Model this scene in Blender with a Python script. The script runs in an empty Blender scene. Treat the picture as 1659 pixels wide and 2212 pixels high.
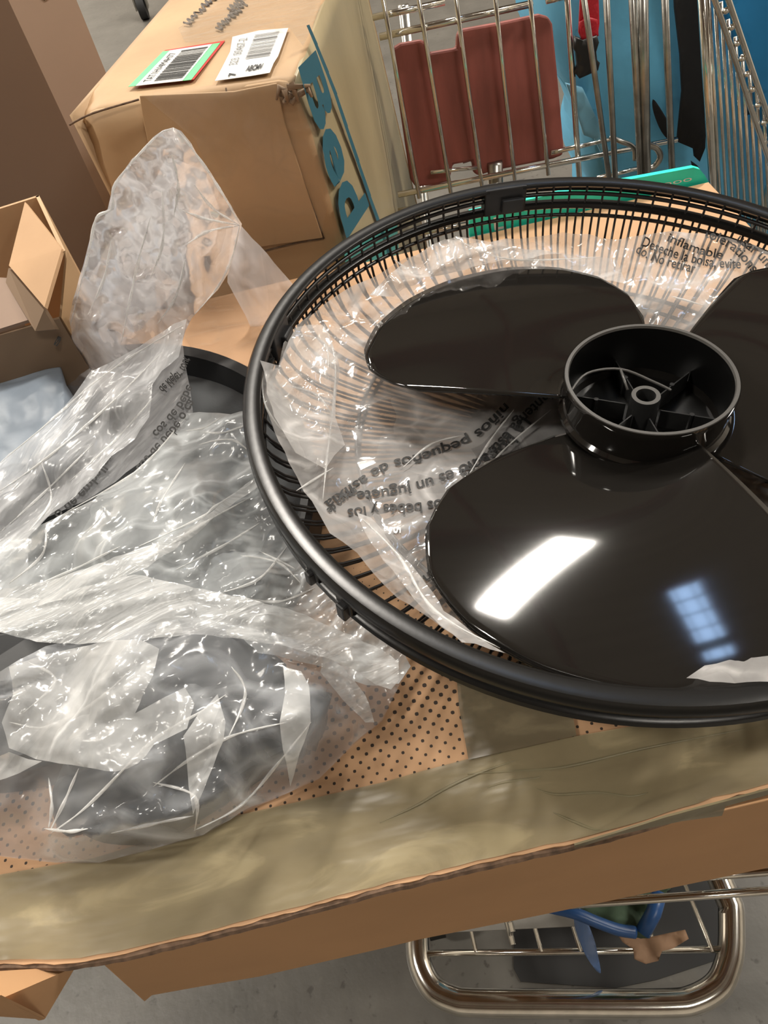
import bpy, bmesh, math, random
from math import sin, cos, pi, radians, sqrt, atan2, hypot
from mathutils import Vector, Matrix, noise, geometry

# ------------------------------------------------------------------ camera
CX, CY, F = 829.5, 1106.0, 1600.0          # photograph 1659 x 2212, focal length in pixels
NAD = (1120.0, 2350.0)                      # where plumb lines meet in the photograph
EYE = Vector((0.0, 0.0, 1.35))
_d = Vector(((NAD[0]-CX)/F, -(NAD[1]-CY)/F, -1.0)).normalized()
_up = -_d
_fw = Vector((0, 0, -1.0)); _Y = (_fw - _fw.dot(_up)*_up).normalized(); _X = _Y.cross(_up)
ROT = Matrix((_X, _Y, _up))                 # camera axes -> world

def ray(px, py): return ROT @ Vector(((px-CX)/F, -(py-CY)/F, -1.0))
def P(px, py, z):
    r = ray(px, py); return EYE + r*((z-EYE.z)/r.z)
def Py(px, py, y):
    r = ray(px, py); return EYE + r*(y/r.y)
def Ppl(px, py, o, n):
    r = ray(px, py); return EYE + r*((o-EYE).dot(n)/r.dot(n))
def proj(p):
    c = ROT.transposed() @ (Vector(p)-EYE); return CX-F*c.x/c.z, CY+F*c.y/c.z

sc = bpy.context.scene
COL = sc.collection
cam = bpy.data.objects.new('camera', bpy.data.cameras.new('camera'))
cam.data.sensor_width = 36.0; cam.data.sensor_fit = 'AUTO'; cam.data.lens = F/2212.0*36.0
cam.data.clip_start = 0.02
cam.matrix_world = Matrix.Translation(EYE) @ ROT.to_4x4()
COL.objects.link(cam); sc.camera = cam

# ------------------------------------------------------------------ world, lights, exposure
sc.view_settings.view_transform = 'Standard'; sc.view_settings.look = 'None'
sc.view_settings.gamma = 1.0; sc.view_settings.use_curve_mapping = False
sc.view_settings.exposure = 0.08
sc.cycles.transparent_max_bounces = 24
sc.cycles.max_bounces = 8
sc.cycles.use_denoising = True
W = bpy.data.worlds.new('world'); sc.world = W; W.use_nodes = True
W.node_tree.nodes['Background'].inputs[0].default_value = (0.75, 0.82, 0.95, 1)
W.node_tree.nodes['Background'].inputs[1].default_value = 0.3

def area(name, loc, sx, sy, power, color, target=None):
    L = bpy.data.lights.new(name, 'AREA'); L.shape = 'RECTANGLE'; L.size = sx; L.size_y = sy
    L.energy = power; L.color = color
    o = bpy.data.objects.new(name, L); COL.objects.link(o); o.location = loc
    if target is not None:
        o.rotation_euler = (Vector(target)-Vector(loc)).to_track_quat('-Z', 'Y').to_euler()
    return o
CEIL = 6.0
LAMPS = [(0.42, 3.50), (4.6, 0.6), (-4.2, 0.3), (1.6, -3.2), (7.4, 3.4), (-4.5, 6.5), (-4.5, 11.0), (-7.2, 9.0)]  # last two are unseen extras, added to light the back wall
LPOW = [300, 230, 210, 60, 260, 190, 380, 380]
LROT = [43, 0, 0, 0, 90, 0, 0, 0]
for (lx, ly), pw, rz in zip(LAMPS, LPOW, LROT):
    area('lamp_light', (lx, ly, CEIL-0.62), 1.75 if rz == 43 else 1.3, 0.36, pw, (1.0, 0.94, 0.85)).rotation_euler = (0, 0, radians(rz))
SKYL = (1.76, 2.36)

# ------------------------------------------------------------------ materials
def new_mat(name):
    m = bpy.data.materials.new(name); m.use_nodes = True; nt = m.node_tree; nt.nodes.clear()
    out = nt.nodes.new('ShaderNodeOutputMaterial'); return m, nt, out
def N(nt, t, **kw):
    n = nt.nodes.new(t)
    for k, v in kw.items():
        if k.startswith('i_'):
            key = k[2:]
            n.inputs[int(key) if key.isdigit() else key.replace('_', ' ')].default_value = v
        else: setattr(n, k, v)
    return n
def c4(c): return (c[0], c[1], c[2], 1.0)
def ramp(nt, fac, stops):
    r = N(nt, 'ShaderNodeValToRGB'); cr = r.color_ramp
    while len(cr.elements) > 1: cr.elements.remove(cr.elements[-1])
    cr.elements[0].position = stops[0][0]; cr.elements[0].color = c4(stops[0][1])
    for p, c in stops[1:]:
        e = cr.elements.new(p); e.color = c4(c)
    nt.links.new(fac, r.inputs[0]); return r.outputs[0]
def plain(name, col, rough=0.5, metal=0.0, spec=0.5, var=0.0, vscale=20.0, bump=0.0, bscale=60.0, coat=0.0, bdist=0.002, stretch=None):
    m, nt, out = new_mat(name)
    b = N(nt, 'ShaderNodeBsdfPrincipled')
    b.inputs['Base Color'].default_value = c4(col); b.inputs['Roughness'].default_value = rough
    b.inputs['Metallic'].default_value = metal; b.inputs['Specular IOR Level'].default_value = spec
    b.inputs['Coat Weight'].default_value = coat; b.inputs['Coat Roughness'].default_value = 0.05
    tc = N(nt, 'ShaderNodeTexCoord'); src = tc.outputs['Object']
    if stretch:
        mp = N(nt, 'ShaderNodeMapping'); mp.inputs['Scale'].default_value = stretch
        nt.links.new(src, mp.inputs[0]); src = mp.outputs[0]
    if var > 0:
        n = N(nt, 'ShaderNodeTexNoise'); n.inputs['Scale'].default_value = vscale; n.inputs['Detail'].default_value = 5
        nt.links.new(src, n.inputs['Vector'])
        lo = [max(0, x*(1-var)) for x in col]; hi = [min(1, x*(1+var)) for x in col]
        nt.links.new(ramp(nt, n.outputs['Fac'], [(0.3, lo), (0.7, hi)]), b.inputs['Base Color'])
    if bump > 0:
        n2 = N(nt, 'ShaderNodeTexNoise'); n2.inputs['Scale'].default_value = bscale; n2.inputs['Detail'].default_value = 4
        nt.links.new(src, n2.inputs['Vector'])
        bp = N(nt, 'ShaderNodeBump'); bp.inputs['Strength'].default_value = bump; bp.inputs['Distance'].default_value = bdist
        nt.links.new(n2.outputs['Fac'], bp.inputs['Height']); nt.links.new(bp.outputs[0], b.inputs['Normal'])
    nt.links.new(b.outputs[0], out.inputs[0]); return m

def film_mat(name, tint=(0.86, 0.88, 0.92), haze=0.35, graze=0.3, gloss=0.6, bscale=55.0, bump=0.5, ang=0.0, stretch=3.0, rough=0.18, lines=0.35, zs=1.0):
    """thin polythene: see-through, milky, whitened along its creases, glossy"""
    m, nt, out = new_mat(name)
    def L(a, b): nt.links.new(a, b)
    def mth(op, a, b=None, c=None, clamp=False):
        q = N(nt, 'ShaderNodeMath'); q.operation = op; q.use_clamp = clamp
        for i, v in enumerate((a, b, c)):
            if v is None: continue
            if isinstance(v, (int, float)): q.inputs[i].default_value = v
            else: L(v, q.inputs[i])
        return q.outputs[0]
    tc = N(nt, 'ShaderNodeTexCoord')
    mp0 = N(nt, 'ShaderNodeMapping'); mp0.inputs['Rotation'].default_value = (0, 0, ang); L(tc.outputs['Object'], mp0.inputs[0])
    mp = N(nt, 'ShaderNodeMapping'); mp.inputs['Scale'].default_value = (1, stretch, zs); L(mp0.outputs[0], mp.inputs[0])
    nz = N(nt, 'ShaderNodeTexNoise'); nz.inputs['Scale'].default_value = 11.0; nz.inputs['Detail'].default_value = 1.5; L(mp.outputs[0], nz.inputs['Vector'])
    sv = N(nt, 'ShaderNodeVectorMath'); sv.operation = 'SCALE'; sv.inputs['Scale'].default_value = 0.10; L(nz.outputs['Color'], sv.inputs[0])
    wv = N(nt, 'ShaderNodeVectorMath'); wv.operation = 'ADD'; L(mp.outputs[0], wv.inputs[0]); L(sv.outputs[0], wv.inputs[1])
    def vor(feature, sc):
        v = N(nt, 'ShaderNodeTexVoronoi'); v.feature = feature; v.inputs['Scale'].default_value = sc; L(wv.outputs[0], v.inputs['Vector']); return v
    e1 = vor('DISTANCE_TO_EDGE', bscale*0.45).outputs['Distance']; e2 = vor('DISTANCE_TO_EDGE', bscale*1.1).outputs['Distance']
    cl = vor('F1', bscale*0.8).outputs['Color']
    sx = N(nt, 'ShaderNodeSeparateXYZ'); L(cl, sx.inputs[0])
    cloud = N(nt, 'ShaderNodeTexNoise'); cloud.inputs['Scale'].default_value = 16.0; cloud.inputs['Detail'].default_value = 4; cloud.inputs['Distortion'].default_value = 1.0; L(mp.outputs[0], cloud.inputs['Vector'])
    # crease whitening: thin lines that fade in and out
    l1 = mth('SUBTRACT', 1.0, mth('MULTIPLY', e1, 16.0), clamp=True); l2 = mth('SUBTRACT', 1.0, mth('MULTIPLY', e2, 9.0), clamp=True)
    gate = mth('MULTIPLY', mth('SUBTRACT', cloud.outputs['Fac'], 0.42), 4.0, clamp=True)
    gate2 = mth('MULTIPLY', mth('SUBTRACT', nz.outputs['Fac'], 0.47), 5.0, clamp=True)
    ln = mth('ADD', mth('MULTIPLY', l1, gate), mth('MULTIPLY', mth('MULTIPLY', l2, 0.5), gate2))
    hgt = mth('ADD', mth('MULTIPLY', mth('MINIMUM', e1, 0.25), -1.6), mth('MULTIPLY', mth('MINIMUM', e2, 0.2), -0.7))
    hgt = mth('ADD', hgt, mth('MULTIPLY', cloud.outputs['Fac'], 0.3))
    bp = N(nt, 'ShaderNodeBump'); bp.inputs['Strength'].default_value = bump; bp.inputs['Distance'].default_value = 0.004; L(hgt, bp.inputs['Height'])
    di = N(nt, 'ShaderNodeBsdfDiffuse'); di.inputs[0].default_value = c4(tint)
    tl = N(nt, 'ShaderNodeBsdfTranslucent'); tl.inputs[0].default_value = c4(tint)
    for n in (di, tl): L(bp.outputs[0], n.inputs['Normal'])
    mx = N(nt, 'ShaderNodeMixShader'); mx.inputs[0].default_value = 0.4; L(di.outputs[0], mx.inputs[1]); L(tl.outputs[0], mx.inputs[2])
    tr = N(nt, 'ShaderNodeBsdfTransparent'); tr.inputs[0].default_value = (0.985, 0.985, 0.985, 1)
    lw = N(nt, 'ShaderNodeLayerWeight'); lw.inputs['Blend'].default_value = 0.5; L(bp.outputs[0], lw.inputs['Normal'])
    fac = mth('MULTIPLY_ADD', mth('POWER', lw.outputs['Facing'], 2.5), graze, haze)
    fac = mth('ADD', fac, mth('MULTIPLY', ln, lines))
    fac = mth('ADD', fac, mth('MULTIPLY', mth('SUBTRACT', cloud.outputs['Fac'], 0.5), haze*1.5))
    fac = mth('ADD', fac, mth('MULTIPLY', mth('SUBTRACT', sx.outputs[0], 0.5), haze*0.35), clamp=True)
    m1 = N(nt, 'ShaderNodeMixShader'); L(fac, m1.inputs[0]); L(tr.outputs[0], m1.inputs[1]); L(mx.outputs[0], m1.inputs[2])
    g = N(nt, 'ShaderNodeBsdfGlossy'); g.inputs['Roughness'].default_value = rough; g.inputs[0].default_value = (1, 1, 1, 1); L(bp.outputs[0], g.inputs['Normal'])
    fr = N(nt, 'ShaderNodeFresnel'); fr.inputs['IOR'].default_value = 1.45; L(bp.outputs[0], fr.inputs['Normal'])
    fm = mth('MINIMUM', mth('MULTIPLY', fr.outputs[0], gloss), 0.35)
    m2 = N(nt, 'ShaderNodeMixShader'); L(fm, m2.inputs[0]); L(m1.outputs[0], m2.inputs[1]); L(g.outputs[0], m2.inputs[2])
    L(m2.outputs[0], out.inputs[0]); return m

def emit(name, col, s):
    m, nt, out = new_mat(name); e = N(nt, 'ShaderNodeEmission'); e.inputs[0].default_value = c4(col); e.inputs[1].default_value = s
    nt.links.new(e.outputs[0], out.inputs[0]); return m

def kraft_dots():
    """kraft board with a printed halftone of black dots near the front edge"""
    m, nt, out = new_mat('kraft_printed')
    b = N(nt, 'ShaderNodeBsdfPrincipled'); b.inputs['Roughness'].default_value = 0.75
    tc = N(nt, 'ShaderNodeTexCoord'); src = tc.outputs['Object']
    n = N(nt, 'ShaderNodeTexNoise'); n.inputs['Scale'].default_value = 14; n.inputs['Detail'].default_value = 8; nt.links.new(src, n.inputs['Vector'])
    base = ramp(nt, n.outputs['Fac'], [(0.3, (0.44, 0.26, 0.14)), (0.7, (0.53, 0.315, 0.17))])
    mp = N(nt, 'ShaderNodeMapping'); mp.inputs['Rotation'].default_value = (0, 0, radians(45)); mp.inputs['Scale'].default_value = (165, 165, 165)
    nt.links.new(src, mp.inputs[0])
    fr = N(nt, 'ShaderNodeVectorMath'); fr.operation = 'FRACTION'; nt.links.new(mp.outputs[0], fr.inputs[0])
    sb = N(nt, 'ShaderNodeVectorMath'); sb.operation = 'SUBTRACT'; sb.inputs[1].default_value = (0.5, 0.5, 0.0); nt.links.new(fr.outputs[0], sb.inputs[0])
    sx = N(nt, 'ShaderNodeSeparateXYZ'); nt.links.new(sb.outputs[0], sx.inputs[0])
    def mth(op, a, b=None, c=None):
        q = N(nt, 'ShaderNodeMath'); q.operation = op
        for i, v in enumerate((a, b, c)):
            if v is None: continue
            if isinstance(v, (int, float)): q.inputs[i].default_value = v
            else: nt.links.new(v, q.inputs[i])
        return q.outputs[0]
    ax = mth('ABSOLUTE', sx.outputs['X']); ay = mth('ABSOLUTE', sx.outputs['Y'])
    d = mth('MAXIMUM', mth('MULTIPLY', mth('ADD', ax, ay), 0.75), mth('MAXIMUM', ax, ay))
    so = N(nt, 'ShaderNodeSeparateXYZ'); nt.links.new(src, so.inputs[0])
    nb = N(nt, 'ShaderNodeTexNoise'); nb.inputs['Scale'].default_value = 9; nt.links.new(src, nb.inputs['Vector'])
    # dots swell towards the middle of the printed field
    yy = mth('ABSOLUTE', mth('SUBTRACT', so.outputs['Y'], 0.20))
    sz = mth('SUBTRACT', 0.235, mth('MULTIPLY', yy, 1.9))
    sz = mth('ADD', sz, mth('MULTIPLY', mth('SUBTRACT', nb.outputs['Fac'], 0.5), 0.08))
    isdot = mth('LESS_THAN', d, sz)
    band = mth('MULTIPLY', mth('LESS_THAN', so.outputs['Y'], 0.34), mth('GREATER_THAN', so.outputs['Y'], 0.146))
    isdot = mth('MULTIPLY', isdot, band)
    mx = N(nt, 'ShaderNodeMixRGB'); nt.links.new(isdot, mx.inputs[0]); nt.links.new(base, mx.inputs[1]); mx.inputs[2].default_value = (0.035, 0.022, 0.014, 1)
    nt.links.new(mx.outputs[0], b.inputs['Base Color']); nt.links.new(b.outputs[0], out.inputs[0]); return m

def floor_mat():
    m, nt, out = new_mat('polished_concrete')
    b = N(nt, 'ShaderNodeBsdfPrincipled'); b.inputs['Roughness'].default_value = 0.42
    tc = N(nt, 'ShaderNodeTexCoord'); src = tc.outputs['Object']
    n = N(nt, 'ShaderNodeTexNoise'); n.inputs['Scale'].default_value = 6; n.inputs['Detail'].default_value = 10; n.inputs['Roughness'].default_value = 0.65
    nt.links.new(src, n.inputs['Vector'])
    v = N(nt, 'ShaderNodeTexNoise'); v.inputs['Scale'].default_value = 55; v.inputs['Detail'].default_value = 3; nt.links.new(src, v.inputs['Vector'])
    base = ramp(nt, n.outputs['Fac'], [(0.25, (0.072, 0.067, 0.058)), (0.55, (0.102, 0.095, 0.083)), (0.8, (0.135, 0.126, 0.110))])
    spots = ramp(nt, v.outputs['Fac'], [(0.28, (0.45, 0.42, 0.4)), (0.36, (1, 1, 1)), (0.68, (1, 1, 1)), (0.76, (1.25, 1.25, 1.2))])
    mx = N(nt, 'ShaderNodeMixRGB'); mx.blend_type = 'MULTIPLY'; mx.inputs[0].default_value = 0.8
    nt.links.new(base, mx.inputs[1]); nt.links.new(spots, mx.inputs[2]); nt.links.new(mx.outputs[0], b.inputs['Base Color'])
    bp = N(nt, 'ShaderNodeBump'); bp.inputs['Strength'].default_value = 0.15; bp.inputs['Distance'].default_value = 0.003
    nt.links.new(v.outputs['Fac'], bp.inputs['Height']); nt.links.new(bp.outputs[0], b.inputs['Normal'])
    nt.links.new(b.outputs[0], out.inputs[0]); return m

def tape_mat(name, col=(0.36, 0.30, 0.17), alpha=0.62, ang=0.0):
    m, nt, out = new_mat(name)
    b = N(nt, 'ShaderNodeBsdfPrincipled'); b.inputs['Roughness'].default_value = 0.33; b.inputs['Specular IOR Level'].default_value = 0.5
    tc = N(nt, 'ShaderNodeTexCoord'); mp = N(nt, 'ShaderNodeMapping'); mp.inputs['Rotation'].default_value = (0, 0, ang); mp.inputs['Scale'].default_value = (1, 3.0, 1)
    nt.links.new(tc.outputs['Object'], mp.inputs[0])
    n = N(nt, 'ShaderNodeTexNoise'); n.inputs['Scale'].default_value = 12; n.inputs['Detail'].default_value = 7; n.inputs['Distortion'].default_value = 0.8
    nt.links.new(mp.outputs[0], n.inputs['Vector'])
    nt.links.new(ramp(nt, n.outputs['Fac'], [(0.35, [x*0.78 for x in col]), (0.58, col), (0.66, [min(1, x*1.45) for x in col])]), b.inputs['Base Color'])
    n2 = N(nt, 'ShaderNodeTexNoise'); n2.inputs['Scale'].default_value = 26; n2.inputs['Detail'].default_value = 2; nt.links.new(mp.outputs[0], n2.inputs['Vector'])
    bp = N(nt, 'ShaderNodeBump'); bp.inputs['Strength'].default_value = 0.35; bp.inputs['Distance'].default_value = 0.003
    nt.links.new(n2.outputs['Fac'], bp.inputs['Height']); nt.links.new(bp.outputs[0], b.inputs['Normal'])
    b.inputs['Alpha'].default_value = alpha
    nt.links.new(b.outputs[0], out.inputs[0]); return m

M = {}
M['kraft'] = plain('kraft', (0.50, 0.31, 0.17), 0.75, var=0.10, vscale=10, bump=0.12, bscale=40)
M['kraft_bed'] = plain('kraft_bed', (0.47, 0.305, 0.165), 0.62, var=0.12, vscale=9, bump=0.25, bscale=24, bdist=0.004)
M['kraft_taped'] = plain('kraft_taped', (0.37, 0.30, 0.175), 0.4, var=0.14, vscale=8, bump=0.2, bscale=30, stretch=(1, 1, 0.4))
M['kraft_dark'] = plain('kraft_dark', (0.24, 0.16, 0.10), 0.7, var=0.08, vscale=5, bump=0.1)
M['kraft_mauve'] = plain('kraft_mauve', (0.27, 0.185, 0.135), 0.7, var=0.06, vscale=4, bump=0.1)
M['kraft_mauve_lit'] = plain('kraft_mauve_lit', (0.33, 0.235, 0.175), 0.7, var=0.06, vscale=4, bump=0.1)  # paler copy of kraft_mauve: light painted on the tall carton's corner and top
M['kraft_flap'] = plain('kraft_flap', (0.54, 0.31, 0.155), 0.75, var=0.08, vscale=6, bump=0.1, bscale=60)
M['edge'] = plain('corrugated_edge', (0.13, 0.08, 0.05), 0.9, var=0.5, vscale=180)
M['dots'] = kraft_dots()
M['tape'] = tape_mat('packing_tape', (0.27, 0.235, 0.14), 0.72)
M['tape2'] = tape_mat('packing_tape_aged', (0.16, 0.135, 0.085), 0.8)
M['tape_clear'] = film_mat('clear_tape', (0.7, 0.62, 0.5), 0.05, 0.1, 0.8, bscale=30, bump=0.25, rough=0.15, lines=0.12)
M['black'] = plain('black_gloss_plastic', (0.010, 0.009, 0.008), 0.065, spec=0.55, bump=0.03, bscale=8, coat=0.3)
M['rim'] = plain('black_rim_enamel', (0.007, 0.0068, 0.0065), 0.27, spec=0.4, bump=0.05, bscale=300, bdist=0.0006)
M['wire'] = plain('black_wire', (0.012, 0.011, 0.011), 0.3)
M['black_satin'] = plain('black_satin_plastic', (0.012, 0.012, 0.013), 0.4)
M['hubin'] = plain('hub_black', (0.004, 0.004, 0.004), 0.3)
M['hubedge'] = plain('hub_edge', (0.075, 0.072, 0.068), 0.35)
M['hubrib'] = plain('hub_rib_black', (0.016, 0.016, 0.016), 0.3)
M['base_grey'] = plain('base_grey', (0.05, 0.054, 0.058), 0.55, bump=0.2, bscale=500, bdist=0.0005)
M['slate'] = plain('slate_plastic', (0.034, 0.036, 0.040), 0.45, bump=0.1, bscale=300, bdist=0.0005)
M['motor'] = plain('motor_grey', (0.014, 0.016, 0.019), 0.4)
M['chrome'] = plain('chrome', (0.76, 0.74, 0.69), 0.13, metal=1.0, var=0.1, vscale=60)
M['chrome_dull'] = plain('chrome_dull', (0.42, 0.41, 0.38), 0.3, metal=1.0, var=0.2, vscale=60)
M['red'] = plain('red_plastic', (0.25, 0.065, 0.05), 0.5, var=0.18, vscale=18, bump=0.08, stretch=(3, 1, 0.6))
M['redstrap'] = plain('red_webbing', (0.42, 0.008, 0.02), 0.45, bump=0.3, bscale=400)
M['blackcloth'] = plain('black_cloth', (0.008, 0.008, 0.009), 0.8, bump=0.3, bscale=60)
M['bluecloth'] = plain('blue_cloth', (0.11, 0.39, 0.60), 0.62, var=0.10, vscale=6, bump=0.25, bscale=14, bdist=0.01)
M['bluedeep'] = plain('blue_deep_cloth', (0.012, 0.20, 0.46), 0.5, var=0.12, vscale=6, bump=0.25, bscale=14, bdist=0.01)
M['bluelight'] = plain('blue_light_trim', (0.22, 0.52, 0.72), 0.5)
M['teal'] = plain('teal_print', (0.015, 0.66, 0.50), 0.5, var=0.14, vscale=30, stretch=(0.6, 4, 1))
M['teal_dark'] = plain('teal_dark_print', (0.05, 0.28, 0.25), 0.45, var=0.2, vscale=20, stretch=(4, 4, 0.4))
M['blue_ink'] = plain('blue_ink', (0.018, 0.115, 0.165), 0.55)
M['white'] = plain('white_paper', (0.72, 0.72, 0.70), 0.5, var=0.05)
M['green_lab'] = plain('green_label', (0.16, 0.62, 0.28), 0.5)
M['red_lab'] = plain('red_label', (0.62, 0.02, 0.02), 0.5)
M['ink'] = plain('black_ink', (0.03, 0.03, 0.03), 0.6)
M['ink_grey'] = plain('grey_ink', (0.17, 0.17, 0.17), 0.6)
M['ink_smear'] = plain('smeared_ink', (0.12, 0.10, 0.09), 0.6)
M['ribbon'] = plain('blue_film_strip', (0.075, 0.14, 0.30), 0.4)
M['paper_brown'] = plain('brown_paper', (0.22, 0.13, 0.075), 0.8, var=0.2, bump=0.5, bscale=20)
M['green_cloth'] = plain('green_cloth', (0.05, 0.085, 0.05), 0.8, var=0.4, vscale=30)
M['blue_pipe'] = plain('blue_piping', (0.02, 0.075, 0.22), 0.35)
M['palefoam'] = plain('pale_blue_wrap', (0.18, 0.215, 0.26), 0.45, var=0.10, vscale=9, bump=0.4, bscale=16, bdist=0.006)
M['palefoam_edge'] = plain('pale_wrap_edge', (0.62, 0.62, 0.62), 0.35, bump=0.6, bscale=70, bdist=0.006)
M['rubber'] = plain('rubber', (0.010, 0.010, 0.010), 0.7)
M['film_peak'] = film_mat('film_peak', (0.84, 0.82, 0.84), haze=0.50, graze=0.3, gloss=1.0, bscale=20, bump=0.6, stretch=1.3, rough=0.18, lines=0.7, zs=0.32)
M['film_drape'] = film_mat('film_drape', (0.76, 0.77, 0.79), haze=0.50, graze=0.25, gloss=0.6, bscale=26, bump=0.4, ang=radians(-52), stretch=4, rough=0.22, lines=0.35)
M['film_text'] = film_mat('film_text', (0.80, 0.80, 0.82), haze=0.34, graze=0.2, gloss=0.6, bscale=24, bump=0.3, ang=radians(-52), stretch=3.5, lines=0.2)
M['film_mid'] = film_mat('film_mid', (0.84, 0.88, 0.90), haze=0.42, graze=0.3, gloss=1.1, bscale=22, bump=0.55, ang=radians(-35), stretch=2.0, rough=0.16, lines=0.6)
M['film_band'] = film_mat('film_band', (0.78, 0.79, 0.79), haze=0.52, graze=0.25, gloss=0.8, bscale=24, bump=0.4, ang=radians(-14), stretch=8, rough=0.2, lines=0.4)
M['film_low'] = film_mat('film_low', (0.80, 0.83, 0.87), haze=0.16, graze=0.3, gloss=0.8, bscale=14, bump=0.3, ang=radians(20), stretch=1.6, rough=0.16, lines=0.6)
M['film_crease'] = film_mat('film_crease', (0.93, 0.93, 0.92), haze=0.62, graze=0.3, gloss=1.2, bscale=50, bump=0.3, rough=0.12, lines=0.2)
M['film_under'] = film_mat('film_under', (0.75, 0.72, 0.76), haze=0.20, graze=0.1, gloss=0.3, bscale=18, bump=0.2, lines=0.1)
M['film_low2'] = film_mat('film_low2', (0.82, 0.83, 0.83), haze=0.46, graze=0.3, gloss=0.8, bscale=22, bump=0.45, ang=radians(-35), stretch=1.8, rough=0.18, lines=0.5)
M['film_clear'] = film_mat('film_clear', (0.82, 0.80, 0.79), haze=0.40, graze=0.35, gloss=1.2, bscale=26, bump=0.5, stretch=1.4, rough=0.09, lines=0.5)

# ------------------------------------------------------------------ object helpers
def link(name, me, mat, parent=None, smooth=False):
    o = bpy.data.objects.new(name, me); COL.objects.link(o)
    mats = mat if isinstance(mat, (list, tuple)) else [mat]
    for m in mats: me.materials.append(m)
    if smooth:
        for p in me.polygons: p.use_smooth = True
    if parent: o.parent = parent
    return o
def thing(name, label, cat, loc=(0, 0, 0), group=None):
    o = bpy.data.objects.new(name, None); COL.objects.link(o); o.location = loc; o.empty_display_size = 0.05
    o['label'] = label; o['category'] = cat
    if group: o['group'] = group
    return o
def tag(o, label, cat, group=None):
    o['label'] = label; o['category'] = cat
    if group: o['group'] = group
    return o
def settle(root, name):
    """put an Empty's children (built in world space) under it without moving them"""
    for ch in [c for c in COL.objects if c.parent == root]:
        ch.location = ch.location - root.location
class MB:
    def __init__(s): s.v = []; s.f = []; s.mi = []
    def add(s, vs, fs, mi=0):
        b = len(s.v); s.v += [tuple(v) for v in vs]; s.f += [tuple(i+b for i in f) for f in fs]; s.mi += [mi]*len(fs)
    def quad(s, a, b, c, d, mi=0): s.add([a, b, c, d], [(0, 1, 2, 3)], mi)
    def box(s, x0, x1, y0, y1, z0, z1, mi=0):
        v = [(x, y, z) for z in (z0, z1) for y in (y0, y1) for x in (x0, x1)]
        s.add(v, [(0, 2, 3, 1), (4, 5, 7, 6), (0, 1, 5, 4), (2, 6, 7, 3), (0, 4, 6, 2), (1, 3, 7, 5)], mi)
    def slab(s, pts, thick, mi=0):
        """a flat board: polygon pts given real thickness along its normal (behind)"""
        p = [Vector(q) for q in pts]; n = Vector((0, 0, 0))
        for i in range(len(p)): n += (p[i]-p[0]).cross(p[(i+1) % len(p)]-p[0])
        n.normalize(); k = len(p)
        q = [a - n*thick for a in p]
        s.add(p+q, [tuple(range(k)), tuple(range(2*k-1, k-1, -1))] + [(i, i+k, (i+1) % k+k, (i+1) % k) for i in range(k)], mi)
    def tube(s, path, r, seg=8, closed=False, mi=0, cap=True):
        pts = [Vector(p) for p in path]; n = len(pts); rings = []; prev = None
        for i, p in enumerate(pts):
            if closed: t = pts[(i+1) % n]-pts[i-1]
            else: t = pts[min(i+1, n-1)]-pts[max(i-1, 0)]
            t.normalize()
            if prev is None:
                a = Vector((0, 0, 1)) if abs(t.z) < 0.9 else Vector((1, 0, 0)); u = t.cross(a).normalized()
            else:
                u = (prev - t*prev.dot(t)).normalized()
            prev = u; w = t.cross(u)
            rr = r[i] if isinstance(r, (list, tuple)) else r
            rings.append([p + (u*cos(2*pi*k/seg)+w*sin(2*pi*k/seg))*rr for k in range(seg)])
        v = [q for rg in rings for q in rg]; fs = []
        m = n if closed else n-1
        for i in range(m):
            for k in range(seg):
                a = i*seg+k; b = i*seg+(k+1) % seg; c = ((i+1) % n)*seg+(k+1) % seg; d = ((i+1) % n)*seg+k
                fs.append((a, b, c, d))
        if cap and not closed: fs += [tuple(range(seg-1, -1, -1)), tuple((n-1)*seg+k for k in range(seg))]
        s.add(v, fs, mi)
    def lathe(s, prof, seg=96, mi=0, M4=None, closed=False):
        v = []; fs = []; k = len(prof)
        for j in range(seg):
            a = 2*pi*j/seg
            for r, z in prof:
                p = Vector((r*cos(a), r*sin(a), z)); v.append(M4 @ p if M4 else p)
        for j in range(seg):
            for i in range(k if closed else k-1):
                a = j*k+i; b = j*k+(i+1) % k; c = ((j+1) % seg)*k+(i+1) % k; d = ((j+1) % seg)*k+i
                fs.append((a, d, c, b))
        s.add(v, fs, mi)
    def obj(s, name, mat, parent=None, smooth=False, bevel=0.0, angle=None):
        me = bpy.data.meshes.new(name); me.from_pydata(s.v, [], s.f)
        o = link(name, me, mat, parent, smooth)
        for p, mi in zip(me.polygons, s.mi): p.material_index = mi
        me.validate(); me.update()
        if smooth and angle: me.set_sharp_from_angle(angle=angle)
        if bevel:
            b = o.modifiers.new('bevel', 'BEVEL'); b.width = bevel; b.segments = 2; b.limit_method = 'ANGLE'
        return o

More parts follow.
